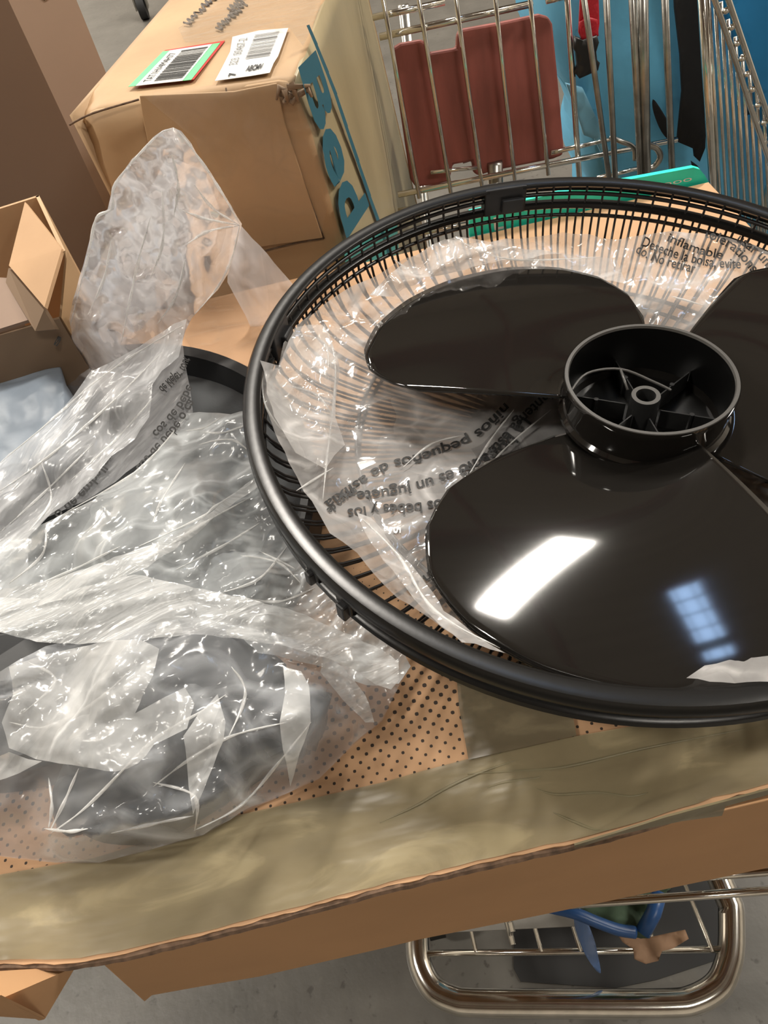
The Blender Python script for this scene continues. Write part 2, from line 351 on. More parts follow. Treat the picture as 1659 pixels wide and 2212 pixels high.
def inpoly(x, y, poly):
    c = False; j = len(poly)-1
    for i in range(len(poly)):
        xi, yi = poly[i]; xj, yj = poly[j]
        if (yi > y) != (yj > y) and x < (xj-xi)*(y-yi)/(yj-yi)+xi: c = not c
        j = i
    return c
def dense(poly, step):
    out = []
    for i in range(len(poly)):
        a = poly[i]; b = poly[(i+1) % len(poly)]; n = max(1, int(hypot(b[0]-a[0], b[1]-a[1])/step))
        for k in range(n): out.append((a[0]+(b[0]-a[0])*k/n, a[1]+(b[1]-a[1])*k/n))
    return out
def roughen(poly, step, amp, seed=0):
    r = random.Random(seed); out = []
    for (x, y) in dense(poly, step): out.append((x+r.uniform(-amp, amp), y+r.uniform(-amp, amp)))
    return out
def sheet(name, outline, S, step, mat, parent=None, seed=1, smooth=True, flatten=None):
    """a film whose outline is traced and whose surface S(px, py) is a real 3D point"""
    rnd = random.Random(seed); ol = dense(outline, step*1.1)
    xs = [p[0] for p in ol]; ys = [p[1] for p in ol]; pts = list(ol)
    y = min(ys); row = 0
    while y < max(ys):
        x = min(xs)+(step/2 if row % 2 else 0)
        while x < max(xs):
            qx = x+rnd.uniform(-.3, .3)*step; qy = y+rnd.uniform(-.3, .3)*step
            if inpoly(qx, qy, outline): pts.append((qx, qy))
            x += step
        y += step*0.87; row += 1
    n = len(ol)
    vs, es, fs, *_ = geometry.delaunay_2d_cdt([Vector(p) for p in pts], [(i, (i+1) % n) for i in range(n)], [], 1, 1e-4)
    me = bpy.data.meshes.new(name); me.from_pydata([S(v.x, v.y) for v in vs], [], fs); me.validate(); me.update()
    bm = bmesh.new(); bm.from_mesh(me); bmesh.ops.recalc_face_normals(bm, faces=bm.faces)
    if sum(f.normal.z for f in bm.faces) < 0: bmesh.ops.reverse_faces(bm, faces=bm.faces)
    bm.to_mesh(me); bm.free()
    return link(name, me, mat, parent, smooth)
def _h(i, j, seed):
    n = (i*374761393 + j*668265263 + int(seed*97.0)*1274126177) & 0xffffffff
    n = ((n ^ (n >> 13))*1274126177) & 0xffffffff
    return ((n ^ (n >> 16)) & 0xffff)/65535.0
def facet(u, v, seed):
    """continuous surface made of flat triangles: the shape of crumpled film"""
    k = (u+v)*0.36602540; a = u+k; b = v+k; i = math.floor(a); j = math.floor(b); f = a-i; g = b-j
    h00 = _h(i, j, seed); h11 = _h(i+1, j+1, seed)
    if f > g: return h00 + (_h(i+1, j, seed)-h00)*(f-g) + (h11-h00)*g
    return h00 + (_h(i, j+1, seed)-h00)*(g-f) + (h11-h00)*f
def crease(x, y, cell, ang=0.0, st=1.0, seed=0.0):
    """height of a crumpled sheet: flat facets meeting in sharp ridges, 0..1"""
    c, s = cos(ang), sin(ang); u = (x*c+y*s)/(cell*st); v = (-x*s+y*c)/cell
    w = noise.noise(Vector((u*0.9, v*0.9, seed+5)))*0.55; w2 = noise.noise(Vector((u*0.8+9, v*0.8, seed+2)))*0.55
    return 0.7*facet(u+w, v+w2, seed)+0.3*facet(v*1.7-w2, u*1.9+w, seed+3)
def idw(px, py, pts, p=2.5):
    sw = 0; s = 0
    for (x, y, z) in pts:
        d = (x-px)**2+(y-py)**2
        w = 1.0/(d+1600.0)**1.7; sw += w; s += w*z
    return s/sw
_font_cache = {}
def glyphs(txt, bold=0.0, spacing=1.0):
    key = (txt, bold, spacing)
    if key in _font_cache: return _font_cache[key]
    cu = bpy.data.curves.new('t', 'FONT'); cu.body = txt; cu.size = 1.0; cu.offset = bold; cu.resolution_u = 3; cu.space_character = spacing
    o = bpy.data.objects.new('t', cu); COL.objects.link(o); bpy.context.view_layer.update()
    me = o.evaluated_get(bpy.context.evaluated_depsgraph_get()).to_mesh()
    vs = [(v.co.x, v.co.y) for v in me.vertices]; fs = [tuple(p.vertices) for p in me.polygons]
    o.evaluated_get(bpy.context.evaluated_depsgraph_get()).to_mesh_clear()
    bpy.data.objects.remove(o); bpy.data.curves.remove(cu)
    _font_cache[key] = (vs, fs); return vs, fs
def text_map(name, txt, fn, mat, parent, bold=0.02, spacing=1.0, mb=None):
    """fn(s, t): s along the line 0..1, t up 0..1 (cap height) -> 3D point"""
    vs, fs = glyphs(txt, bold, spacing)
    x0 = min(v[0] for v in vs); x1 = max(v[0] for v in vs)
    q = [fn((x-x0)/(x1-x0), y/0.72) for x, y in vs]
    if mb is not None: mb.add(q, fs); return None
    m = MB(); m.add(q, fs); return m.obj(name, mat, parent)
def bilerp(a, b, c, d, s, t):
    """a=(0,0) b=(1,0) c=(0,1) d=(1,1)"""
    return (Vector(a)*(1-s)+Vector(b)*s)*(1-t)+(Vector(c)*(1-s)+Vector(d)*s)*t
def smoothp(pts, n=6, closed=False):
    """Catmull-Rom"""
    P_ = [Vector(p) for p in pts]; out = []; k = len(P_)
    rng = range(k) if closed else range(k-1)
    for i in rng:
        g = (lambda j: P_[j % k]) if closed else (lambda j: P_[max(0, min(k-1, j))])
        a, b, c, d = g(i-1), g(i), g(i+1), g(i+2)
        for q in range(n):
            t = q/n
            out.append(0.5*((2*b)+(c-a)*t+(2*a-5*b+4*c-d)*t*t+(3*b-a-3*c+d)*t**3))
    if not closed: out.append(P_[-1])
    return out
def sm2(pts, n=5, closed=True): return [(p[0], p[1]) for p in smoothp([(x, y, 0) for x, y in pts], n, closed)]

# ------------------------------------------------------------------ the room
def struct(mb, name, mat):
    o = mb.obj(name, mat); o['kind'] = 'structure'; return o
m = MB(); m.box(-9, 9, -7, 13, -0.1, 0); struct(m, 'floor', floor_mat())
wallm = plain('painted_block', (0.60, 0.55, 0.48), 0.8, var=0.1, vscale=2)
ceilm = plain('roof_deck', (0.42, 0.37, 0.31), 0.8, var=0.15, vscale=1.5, stretch=(0.3, 6, 1))
m = MB()
sx0, sx1, sy0, sy1 = SKYL[0]-0.15, SKYL[0]+0.15, SKYL[1]-0.62, SKYL[1]+0.62
m.box(-9, sx0, -7, 13, CEIL, CEIL+0.1); m.box(sx1, 9, -7, 13, CEIL, CEIL+0.1)
m.box(sx0, sx1, -7, sy0, CEIL, CEIL+0.1); m.box(sx0, sx1, sy1, 13, CEIL, CEIL+0.1)
struct(m, 'ceiling', ceilm)
for nm, a in dict(wall_left=(-9.2, -9, -7, 13, 0, CEIL), wall_right=(9, 9.2, -7, 13, 0, CEIL), wall_back=(-9, 9, 13, 13.2, 0, CEIL), wall_front=(-9, 9, -7.2, -7, 0, CEIL)).items():
    m = MB(); m.box(*a); struct(m, nm, wallm)
# skylight: grid of panes in a red-painted frame
m = MB(); m.box(sx0, sx1, sy0, sy1, CEIL+0.05, CEIL+0.06); struct(m, 'window_1', emit('daylight_pane', (0.42, 0.64, 1.0), 14.0))
m = MB(); g = 0.06
m.box(sx0-g, sx0, sy0-g, sy1+g, CEIL-0.06, CEIL+0.0); m.box(sx1, sx1+g, sy0-g, sy1+g, CEIL-0.06, CEIL)
m.box(sx0, sx1, sy0-g, sy0, CEIL-0.06, CEIL); m.box(sx0, sx1, sy1, sy1+g, CEIL-0.06, CEIL)
struct(m, 'trim_1', plain('red_frame', (0.25, 0.03, 0.025), 0.5))
m = MB()
for k in (1, 3): m.box(sx0+(sx1-sx0)*k/4-0.0025, sx0+(sx1-sx0)*k/4+0.0025, sy0, sy1, CEIL+0.0, CEIL+0.04)
for k in range(1, 5): m.box(sx0, sx1, sy0+(sy1-sy0)*k/5-0.004, sy0+(sy1-sy0)*k/5+0.004, CEIL+0.0, CEIL+0.04)
m.box(sx0, sx1, sy0+0.16, sy0+0.28, CEIL-0.02, CEIL+0.04)
struct(m, 'trim_2', M['black_satin'])
# red roof beams and pipes, seen only as reflections in the blades
rb = plain('red_oxide', (0.20, 0.02, 0.015), 0.5)
m = MB()
for y in (-5.5, -3, -0.5, 4.9, 7.5, 10): m.box(-9, 9, y-0.07, y+0.07, CEIL-0.3, CEIL)
struct(m, 'trim_3', rb)
m = MB()
for x in (-6, -3, 0.3, 4.2, 7): m.tube([(x, -7, CEIL-0.45), (x, 13, CEIL-0.45)], 0.06, 8)
struct(m, 'trim_4', rb)
lampm = emit('lamp_tube', (1.0, 0.93, 0.8), 14.0)
lab = ['by the skylight', 'right of the far beam', 'over the left aisle', 'behind the viewer on the right', 'in the far right bay', 'in the far left bay', 'added near the back wall on the left to brighten it', 'added by the left wall to brighten the back']
for i, (lx, ly) in enumerate(LAMPS):
    t = thing('ceiling_light', 'rectangular warehouse ceiling light ' + lab[i], 'ceiling light', (lx, ly, CEIL), 'hanging warehouse lights'); t.rotation_euler = (0, 0, radians(LROT[i]))
    lh = 1.32 if i == 0 else 1.0
    m = MB(); m.box(-0.7*lh, 0.7*lh, -0.22, 0.22, -0.59, -0.52); m.obj('housing', M['white'], t)
    m = MB(); m.box(-0.62*lh, 0.62*lh, -0.17, 0.17, -0.604, -0.591); m.obj('diffuser', lampm, t)
    m = MB()
    for sx in (-0.5, 0.5): m.tube([(sx, 0, -0.52), (sx, 0, 0.0)], 0.01, 6)
    m.obj('hanger', M['chrome_dull'], t)

# ------------------------------------------------------------------ the big taped carton under the fan
ZT = 0.92
bx = thing('cardboard_box', 'large kraft cardboard box with olive packing tape and dotted print under the fan parts', 'box', (0, 0.38, 0.66))
X0, X1, Y0, Y1 = -0.46, 0.396, 0.0945, 0.664
EDGE = [(-0.46, 0.103), (-0.30, 0.1025), (-0.256, 0.100), (-0.22, 0.093), (-0.186, 0.0910), (-0.114, 0.092), (-0.045, 0.0940), (0.02, 0.0945), (0.08, 0.0940), (0.11, 0.0960), (0.14, 0.0985), (0.396, 0.100)]
def yedge(x):
    for (a, b), (c, d) in zip(EDGE, EDGE[1:]):
        if x <= c: return b+(d-b)*max(0, (x-a))/(c-a)
    return EDGE[-1][1]
m = MB(); rnd = random.Random(31); ed_ = [X0+(X1-X0)*i/150 for i in range(151)]; nb_ = [rnd.uniform(-.0005, .0006) for _ in ed_]
m.slab([(x, yedge(x)+nb_[i], ZT) for i, x in enumerate(ed_)]+[(X1, Y1, ZT), (X0, Y1, ZT)], 0.006); o = m.obj('top_panel', M['dots'], bx)
# wavy front edge showing the corrugation
m = MB(); rnd = random.Random(4)
path = [(X0+0.01+(X1-X0-0.02)*i/160, yedge(X0+0.01+(X1-X0-0.02)*i/160)-0.0002, ZT-0.0035+rnd.uniform(-0.0012, 0.0012)) for i in range(161)]
m.tube(path, 0.0026, 6); m.obj('corrugated_edge', M['edge'], bx)
# hanging front flap
fl = []
top = [(-0.208, ZT-0.010), (X1, ZT-0.006)]
bot = [Py(p[0], p[1], Y0) for p in ((1659, 1875), (1500, 1908), (1300, 1950), (1130, 1985), (905, 2030), (840, 2046), (700, 2078), (560, 2110), (430, 2132), (330, 2150), (312, 2165))]
pts = [Vector((X1, Y0, ZT-0.006)), Vector((top[0][0], Y0, top[0][1])), Vector(Py(290, 2110, Y0))]
pl = [Vector((b.x, Y0, b.z)) for b in reversed(bot)] + [Vector((X1, Y0, bot[0].z-0.02))]
pts = [Vector((X1, Y0, ZT-0.006)), Vector((top[0][0], Y0, top[0][1]))] + pl
m = MB(); m.slab(pts, 0.006); m.obj('front_flap', M['kraft_flap'], bx, bevel=0.001)
# torn flap at the left, tilted outwards
q = [Py(-60, 2100, Y0), Py(-60, 2180, Y0-0.02), Py(0, 2152, Y0-0.02), Py(98, 2202, Y0-0.015), Py(168, 2086, Y0)]
m = MB(); m.slab(q, 0.005); m.obj('torn_flap', M['kraft_flap'], bx, bevel=0.001)
m = MB(); m.box(X1-0.006, X1, Y0+0.006, Y1, 0.66, ZT-0.006); m.box(X0, X1-0.006, Y1-0.006, Y1, 0.66, ZT-0.006); m.box(X0, X0+0.006, Y0+0.2, Y1-0.006, 0.66, ZT-0.006)
m.obj('side_panel', M['kraft'], bx)
# tapes: slightly puckered strips on the top
def flat_strip(name, poly, z, mat, parent, amp=0.0008, seed=0, step=22):
    def S(px, py):
        p = P(px, py, z); p.z += amp*(1+noise.noise(Vector((p.x*30, p.y*60, seed))))
        return p
    return sheet(name, poly, S, step, mat, parent, seed=seed)
be = [proj((X0+0.004+(X1-X0-0.008)*i/90, yedge(X0+(X1-X0)*i/90)+0.0012+rnd.uniform(0, .0008), ZT+.0006)) for i in range(91)]
flat_strip('packing_tape', be + [proj((X1-.004, .142, ZT)), (1659, 1520), (1420, 1560), (1240, 1592), (1010, 1640), (830, 1690), (480, 1770), (200, 1855), (0, 1890), proj((X0+.004, .149, ZT))], ZT+0.0006, M['tape'], bx, seed=2)
flat_strip('cross_tape', [(985, 1450), (992, 1530), (1012, 1642), (1245, 1590), (1236, 1540), (1230, 1500), (1215, 1420)], ZT+0.0018, M['tape2'], bx, seed=5)
# folded lip of tape over the front edge
q = [(1240, 1822), (1330, 1795), (1440, 1760), (1659, 1702), (1659, 1712), (1565, 1738), (1558, 1758), (1470, 1770), (1330, 1800), (1240, 1830)]
m = MB(); m.slab([Py(a, b, Y0-0.0015) for a, b in q], 0.001); m.obj('tape_lip', M['tape'], bx)
# raised pleats in the tape
m = MB()
for pl_ in ([(1010, 1672), (1120, 1665), (1230, 1655), (1400, 1615), (1659, 1566)], [(820, 1778), (900, 1740), (960, 1705), (1030, 1672), (1120, 1640)], [(1150, 1700), (1200, 1716), (1290, 1712), (1360, 1720), (1400, 1712)], [(1195, 1755), (1240, 1775), (1285, 1792), (1320, 1790)], [(1052, 1702), (1090, 1690), (1160, 1680), (1165, 1676)]):
    path = smoothp([P(a, b, ZT+0.0012) for a, b in pl_], 6); m.tube(path, [0.0002+0.0007*sin(pi*i/(len(path)-1)) for i in range(len(path))], 6)
m.obj('tape_pleat', M['tape'], bx, smooth=True)
# old tape along the left back of the top
flat_strip('clear_tape', [(420, 640), (520, 600), (560, 690), (600, 800), (440, 800), (400, 730)], ZT+0.0008, M['tape_clear'], bx, seed=9)

# teal end flap of the box standing behind the fan
flap_n = 'teal_flap'
z0 = ZT+0.001
q = [Py(1015, 512, Y1+0.004), Py(1533, 397, Y1+0.004), Py(1522, 378, Y1+0.004), Py(1512, 366, Y1+0.004), Py(1498, 362, Y1+0.004), Py(1250, 408, Y1+0.004), Py(1015, 458, Y1+0.004)]
m = MB(); m.slab(q, 0.005); tf = m.obj('teal_flap', M['teal'], bx); tf['label'] = 'turquoise printed end flap'
a, b, c, d = Py(1068, 497, Y1+0.0035), Py(1088, 493, Y1+0.0035), Py(1066, 470, Y1+0.0035), Py(1086, 466, Y1+0.0035)
text_map('flap_print', 'L', lambda s, t: bilerp(a, b, c, d, s, t), M['white'], tf, 0.03)
a2, b2, c2, d2 = Py(1435, 402, Y1+0.0035), Py(1495, 390, Y1+0.0035), Py(1434, 392, Y1+0.0035), Py(1494, 379, Y1+0.0035)
text_map('flap_print', 'poo', lambda s, t: bilerp(a2, b2, c2, d2, s, t), M['white'], tf, 0.0)

# ------------------------------------------------------------------ the Bed box
bb = thing('cardboard_box', 'scuffed brown cardboard box marked Bed in blue, with a green and a white barcode label', 'box', (0.0, 0.9, 0.45))
ZB = 1.08
A_ = Vector((0.012, 0.719, ZB)); B_ = Vector((-0.199, 0.755, ZB)); C_ = Vector((-0.060, 1.14, ZB)); D_ = Vector((0.125, 1.12, ZB))
A0 = Vector((0.050, 0.735, 0.451)); B0 = Vector((-0.175, 0.765, 0.451)); C0 = Vector((-0.05, 1.20, 0.451)); D0 = Vector((0.205, 1.26, 0.451))
def face(name, a, b, c, d, mat, parent, n=14, bulge=0.004, dent=None, thick=0.004, seed=0.0):
    """a slightly bowed board: a->b along, a->c up"""
    nn = (Vector(b)-Vector(a)).cross(Vector(c)-Vector(a)).normalized(); v = []; f = []
    for j in range(n+1):
        for i in range(n+1):
            s, t = i/n, j/n; p = bilerp(a, b, c, d, s, t)
            e = sin(pi*s)*sin(pi*t)
            p += nn*(bulge*e + 0.003*e*noise.noise(Vector((s*3, t*3, seed))))
            if dent:
                for (ds, dt, dr, dd) in dent:
                    q = hypot(s-ds, t-dt)/dr
                    if q < 1: p += Vector(dd)*(1-q)**1.3*(0.7+0.5*noise.noise(Vector((s*20, t*20, seed))))
            v.append(p)
    for j in range(n):
        for i in range(n):
            k = j*(n+1)+i; f.append((k, k+1, k+n+2, k+n+1))
    m = MB(); m.add(v, f); o = m.obj(name, mat, parent, smooth=True)
    sd = o.modifiers.new('board', 'SOLIDIFY'); sd.thickness = thick; sd.offset = -1
    return o
dcorner = (0.006, 0.004, -0.012)
face('top_panel', B_, A_, C_, D_, M['kraft_bed'], bb, 26, 0.004, [(0, 0, 0.12, (0.008, 0.012, -0.016)), (1, 0, 0.10, (-0.005, 0.008, -0.010)), (0.97, 0.35, 0.1, (-0.004, 0, -0.004))], seed=1)
face('front_panel', B0, A0, B_, A_, M['kraft_bed'], bb, 26, 0.006, [(0, 1, 0.10, (0.010, 0.014, -0.018)), (1, 1, 0.07, (-0.005, 0.008, -0.010))], seed=2)
sp = face('side_panel', A0, D0, A_, D_, M['kraft_taped'], bb, 26, 0.006, [(0, 1, 0.07, (-0.005, 0.008, -0.010))], seed=3)
face('back_panel', D0, C0, D_, C_, M['kraft_bed'], bb, 8, 0.0)
face('side_panel', C0, B0, C_, B_, M['kraft_bed'], bb, 8, 0.0)
# side print: line, Bed, teal foot
sn = (D0-A0).cross(A_-A0).normalized(); so_ = A_*0.5+A0*0.5 + sn*0.0066
def SP(px, py, e=0.0): return Ppl(px, py, so_+sn*e, sn)
fa, fb, fc, fd = SP(646, 144), SP(752, 514), SP(684, 106), SP(800, 440)
def bedfn(s, t): return bilerp(fa, fb, fc, fd, s, t*0.95)
text_map('printed_word', 'Bed', bedfn, M['blue_ink'], sp, 0.035, 1.05)
m = MB(); lp = [(662, 55), (680, 98), (704, 158), (722, 205), (745, 275), (770, 350), (795, 425), (822, 500), (840, 560)]
for i in range(len(lp)-1):
    (x0, y0), (x1, y1) = lp[i], lp[i+1]; m.quad(SP(x0, y0), SP(x1, y1), SP(x1+7, y1-2), SP(x0+6, y0-2))
m.obj('printed_line', M['blue_ink'], sp)
m = MB(); m.add([SP(*p) for p in ((742, 530), (800, 488), (812, 500), (858, 480), (862, 560), (820, 600), (752, 620))], [tuple(range(7))]); m.obj('teal_print', M['teal_dark'], sp)
# cut-out handle line and taped flaps on the front
fn_ = (A0-B0).cross(B_-B0).normalized(); fo_ = (B_+A0)/2 + fn_*0.0085
def FP(px, py, e=0.0): return Ppl(px, py, fo_+fn_*e, fn_)
m = MB()
for pl_ in ([(488, 190), (500, 260), (515, 330), (535, 385), (548, 415), (545, 428), (528, 437), (505, 440)], [(598, 190), (615, 270), (655, 390), (700, 515)], [(700, 515), (640, 525), (560, 545)], [(150, 270), (200, 245), (300, 215)]):
    path = smoothp([FP(a, b, -0.0005) for a, b in pl_], 5); m.tube(path, 0.0009, 6)
m.obj('flap_seam', M['edge'], bb, smooth=True)
m = MB(); m.slab([FP(*p, 0.001) for p in ((505, 196), (598, 178), (615, 262), (655, 385), (697, 512), (560, 532), (470, 555), (350, 440), (310, 260), (302, 205))], 0.002); m.obj('outer_flap', M['kraft_bed'], bb, bevel=0.0008)
fs_ = sheet('clear_tape', [(300, 200), (640, 165), (700, 330), (712, 430), (690, 520), (520, 560), (500, 470), (420, 300)], lambda x, y: FP(x, y, 0.005+0.0006*noise.noise(Vector((x*.03, y*.03, 1)))), 22, M['tape_clear'], bb)
# crumpled near corner
m = MB(); rnd = random.Random(8)
cn = Vector((0.004, 0.716, 1.073))
for k in range(7):
    p = cn + Vector((rnd.uniform(-.008, .008), rnd.uniform(-.003, .006), rnd.uniform(-.008, .004)))
    m.tube([p, p+Vector((rnd.uniform(-.01, .01), rnd.uniform(-.006, .0), rnd.uniform(-.008, .008))), p+Vector((rnd.uniform(-.014, .014), rnd.uniform(-.006, .0), rnd.uniform(-.01, .01)))], [0.003, 0.0028, 0.0012], 6)
m.obj('torn_corner', M['kraft_dark'], bb, smooth=True)
ZL = ZB+0.0038
def LP(px, py, e=0.0): return P(px, py, ZL+e)
def lab_quad(name, a, b, c, d, mat, parent, e=0.0, label=None):
    m = MB(); p = [LP(*a, e), LP(*b, e), LP(*d, e), LP(*c, e)]; m.slab(p, 0.0003); o = m.obj(name, mat, parent)
    if label: o['label'] = label
    return o
# a near-left, b near-right, c far-left, d far-right
ga, gb, gc, gd = (277, 187), (413, 172), (352, 111), (476, 92)
def gl_(s, t): v = bilerp((*ga, 0), (*gb, 0), (*gc, 0), (*gd, 0), s, t); return (v.x, v.y)
lb = lab_quad('barcode_label', gl_(.02, .0), gl_(1.04, -.0), gl_(.02, 1.03), gl_(1.06, 1.04), M['red_lab'], bb, 0.0, 'green and white barcode label with a red edge')
lab_quad('green_field', gl_(0, 0), gl_(1, 0), gl_(0, 1), gl_(1, 1), M['green_lab'], lb, 0.0004)
lab_quad('white_field', gl_(.12, 0), gl_(.86, 0), gl_(.12, 1), gl_(.86, 1), M['white'], lb, 0.0008)
m = MB(); rnd = random.Random(3); t_ = 0.08
while t_ < 0.93:
    w_ = rnd.choice([.01, .018, .03]); u0, u1 = (0.36, 0.82)
    p = [LP(*gl_(u0, t_), .0012), LP(*gl_(u1, t_), .0012), LP(*gl_(u1, t_+w_), .0012), LP(*gl_(u0, t_+w_), .0012)]; m.quad(*p); t_ += w_+rnd.choice([.012, .02])
m.obj('barcode', M['ink'], lb)
text_map('label_print', 'TAT1HV4M4H77', lambda s, t: LP(*gl_(.30-.13*t, .10+.8*s), .0012), M['ink'], lb, 0.0)
wa, wb, wc, wd = (464, 174), (582, 156), (502, 79), (622, 61)
def wl_(s, t): v = bilerp((*wa, 0), (*wb, 0), (*wc, 0), (*wd, 0), s, t); return (v.x, v.y)
rnd = random.Random(5)
m = MB(); m.slab([LP(x+rnd.uniform(-1, 1), y+rnd.uniform(-1, 1)) for x, y in ((464, 174), (540, 163), (582, 156), (592, 136), (600, 120), (622, 61), (560, 66), (502, 79), (498, 112), (480, 145))], 0.0003)
wl = m.obj('shipping_label', M['white'], bb); wl['label'] = 'torn white barcode label'
m = MB(); t_ = 0.42
while t_ < 0.97:
    w_ = rnd.choice([.01, .016, .028]); p = [LP(*wl_(a, b), .0008) for a, b in ((.42, t_), (.86, t_), (.86, t_+w_), (.42, t_+w_))]; m.quad(*p); t_ += w_+rnd.choice([.01, .018])
m.obj('barcode', M['ink_grey'], wl)
text_map('label_print', '323  00467-2', lambda s, t: LP(*wl_(.30-.16*t, .32+.6*s), .0008), M['ink_grey'], wl, 0.0)
text_map('label_print', 'ABCMV', lambda s, t: LP(*wl_(.52+.3*s, .12+.12*t), .0008), M['ink'], wl, 0.04)
text_map('label_print', '7', lambda s, t: LP(*wl_(.36-.14*t, .05+.08*s), .0008), M['ink'], wl, 0.03)
# smeared marker writing on the top
m = MB(); rnd = random.Random(11)
for (x0, y0, x1, y1, w_) in ((402, 52, 470, -12, 9), (470, 62, 528, 8, 10), (500, 22, 545, -30, 12)):
    n_ = 9; pts_ = []
    for i in range(n_*2):
        s = i/(n_*2-1); pts_.append((x0+(x1-x0)*s+(w_ if i % 2 else -w_)*0.6+rnd.uniform(-2, 2), y0+(y1-y0)*s+(w_ if i % 2 else -w_)*0.4+rnd.uniform(-2, 2)))
    path = smoothp([LP(a, b, 0.0024) for a, b in pts_], 4); m.tube(path, 0.0011, 4)
m.obj('marker_writing', M['ink_smear'], bb)
sheet('clear_tape', [(385, 60), (470, 0), (520, -60), (700, -60), (690, 20), (655, 100), (625, 60), (560, 62), (470, 90), (400, 92)], lambda x, y: LP(x, y, 0.0040+0.0006*noise.noise(Vector((x*.05, y*.05, 4)))), 20, M['tape_clear'], bb)

# box that the Bed box stands on, and the tall carton
t = thing('cardboard_box', 'plain brown carton on the floor carrying the box marked Bed', 'box', (0.0, 0.97, 0.0))
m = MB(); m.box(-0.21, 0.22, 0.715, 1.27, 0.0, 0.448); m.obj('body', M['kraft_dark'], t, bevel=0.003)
m = MB(); m.box(-0.03, 0.03, 0.715, 1.27, 0.4482, 0.4488); m.obj('tape', M['tape'], t)
t = thing('cardboard_box', 'tall mauve-brown carton standing on the floor at the far left', 'box', (-0.35, 1.1, 0.0))
e1 = Py(25, 15, 0.98); e2 = Py(165, 0, 1.06)
H2 = 1.13
p1 = Vector((e1.x, e1.y, 0)); p2 = Vector((e2.x, e2.y, 0)); back = Vector((-0.10, 0.42, 0)); lft = Vector((-0.42, -0.05, 0))
def up(p, z): return Vector((p.x, p.y, z))
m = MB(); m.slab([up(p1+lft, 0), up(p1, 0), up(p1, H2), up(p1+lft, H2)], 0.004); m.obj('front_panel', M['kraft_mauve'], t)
m = MB(); m.slab([up(p1, 0), up(p2, 0), up(p2, H2), up(p1, H2)], 0.004); m.obj('corner_panel', M['kraft_mauve_lit'], t)
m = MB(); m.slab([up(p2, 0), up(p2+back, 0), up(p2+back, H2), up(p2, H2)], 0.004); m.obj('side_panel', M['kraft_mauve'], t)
m = MB(); m.slab([up(p1, H2), up(p2, H2), up(p2+back, H2), up(p1+lft+back, H2), up(p1+lft, H2)], 0.004); m.obj('top_panel', M['kraft_mauve_lit'], t)
m = MB(); m.slab([up(p1*.5+p2*.5, H2-.026), up(p1*.42+p2*.58, H2-.026), up(p1*.3+p2*.7, H2-.0), up(p1*.7+p2*.3, H2-.0)], -0.002)
m.obj('tape', M['tape'], t)

# ------------------------------------------------------------------ small open carton at left
t = thing('open_carton', 'small open cardboard carton with spread flaps, standing left on the large box', 'box', (-0.28, 0.6, ZT))
def V(px, py, z): return P(px, py, z)
Bc = V(84, 421, 1.05); Cc = V(141, 541, 1.05); Ac = V(-90, 476, 1.05)
def dn(p, z=ZT+0.001): return Vector((p.x, p.y, z))
Dc = Cc + (Ac-Bc)
m = MB(); m.slab([Ac, Bc, dn(Bc), dn(Ac)], 0.003); m.obj('back_wall', M['kraft'], t)
m = MB(); m.slab([Bc, Cc, dn(Cc), dn(Bc)], 0.003); m.obj('side_wall', M['kraft_bed'], t)
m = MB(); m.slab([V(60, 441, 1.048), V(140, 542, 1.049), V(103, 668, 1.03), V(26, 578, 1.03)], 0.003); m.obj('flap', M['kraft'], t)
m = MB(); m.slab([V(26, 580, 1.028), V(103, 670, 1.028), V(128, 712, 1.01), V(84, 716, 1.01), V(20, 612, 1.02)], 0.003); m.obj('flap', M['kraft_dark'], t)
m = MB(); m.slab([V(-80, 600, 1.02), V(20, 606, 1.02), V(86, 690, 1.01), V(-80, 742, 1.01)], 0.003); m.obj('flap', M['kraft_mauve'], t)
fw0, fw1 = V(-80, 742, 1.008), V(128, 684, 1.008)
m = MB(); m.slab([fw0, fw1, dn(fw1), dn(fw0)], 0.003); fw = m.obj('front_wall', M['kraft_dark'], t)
m = MB(); m.slab([fw1, Cc, dn(Cc), dn(fw1)], 0.003); m.obj('side_wall', M['kraft_bed'], t)
nf = (fw1-fw0).cross(Vector((0, 0, 1))).normalized()
def FW(px, py): return Ppl(px, py, fw0+nf*0.001, nf)
fa1, fb1, fc1, fd1 = FW(80, 745), FW(-40, 795), FW(88, 772), FW(-30, 828)
text_map('printed_word', 'NOSRE', lambda s, t: bilerp(fa1, fb1, fc1, fd1, s, t), M['edge'], fw, 0.01)
m = MB(); m.slab([V(-20, 520, .985), V(6, 530, .985), V(10, 560, .985), V(-20, 600, .985)], 0.003); m.obj('white_paper', M['white'], t)

# ------------------------------------------------------------------ fan grilles
GC = Vector((0.1605, 0.3467, 1.0124)); GN = Vector((0.0895, -0.02, 0.9958)).normalized()
gu = Vector((0, 1, 0)).cross(GN).normalized(); gv = GN.cross(gu)
GM = Matrix.Translation(GC) @ Matrix((gu, gv, GN)).transposed().to_4x4()
GI = GM.inverted()
def gl(px, py, h=0.0):
    """pixel -> polar position in the grille's own plane raised by h"""
    q = GI @ Ppl(px, py, GC+GN*h, GN); return atan2(q.y, q.x), hypot(q.x, q.y)
def bowl(r, lo=0.0):
    pr = [(0.0, -0.064), (0.06, -0.064), (0.12, -0.061), (0.17, -0.055), (0.20, -0.046), (0.218, -0.030), (0.2265, -0.012), (0.228, 0.0)]
    for (r0, h0), (r1, h1) in zip(pr, pr[1:]):
        if r <= r1: return h0+(h1-h0)*(r-r0)/(r1-r0) - lo
    return -lo
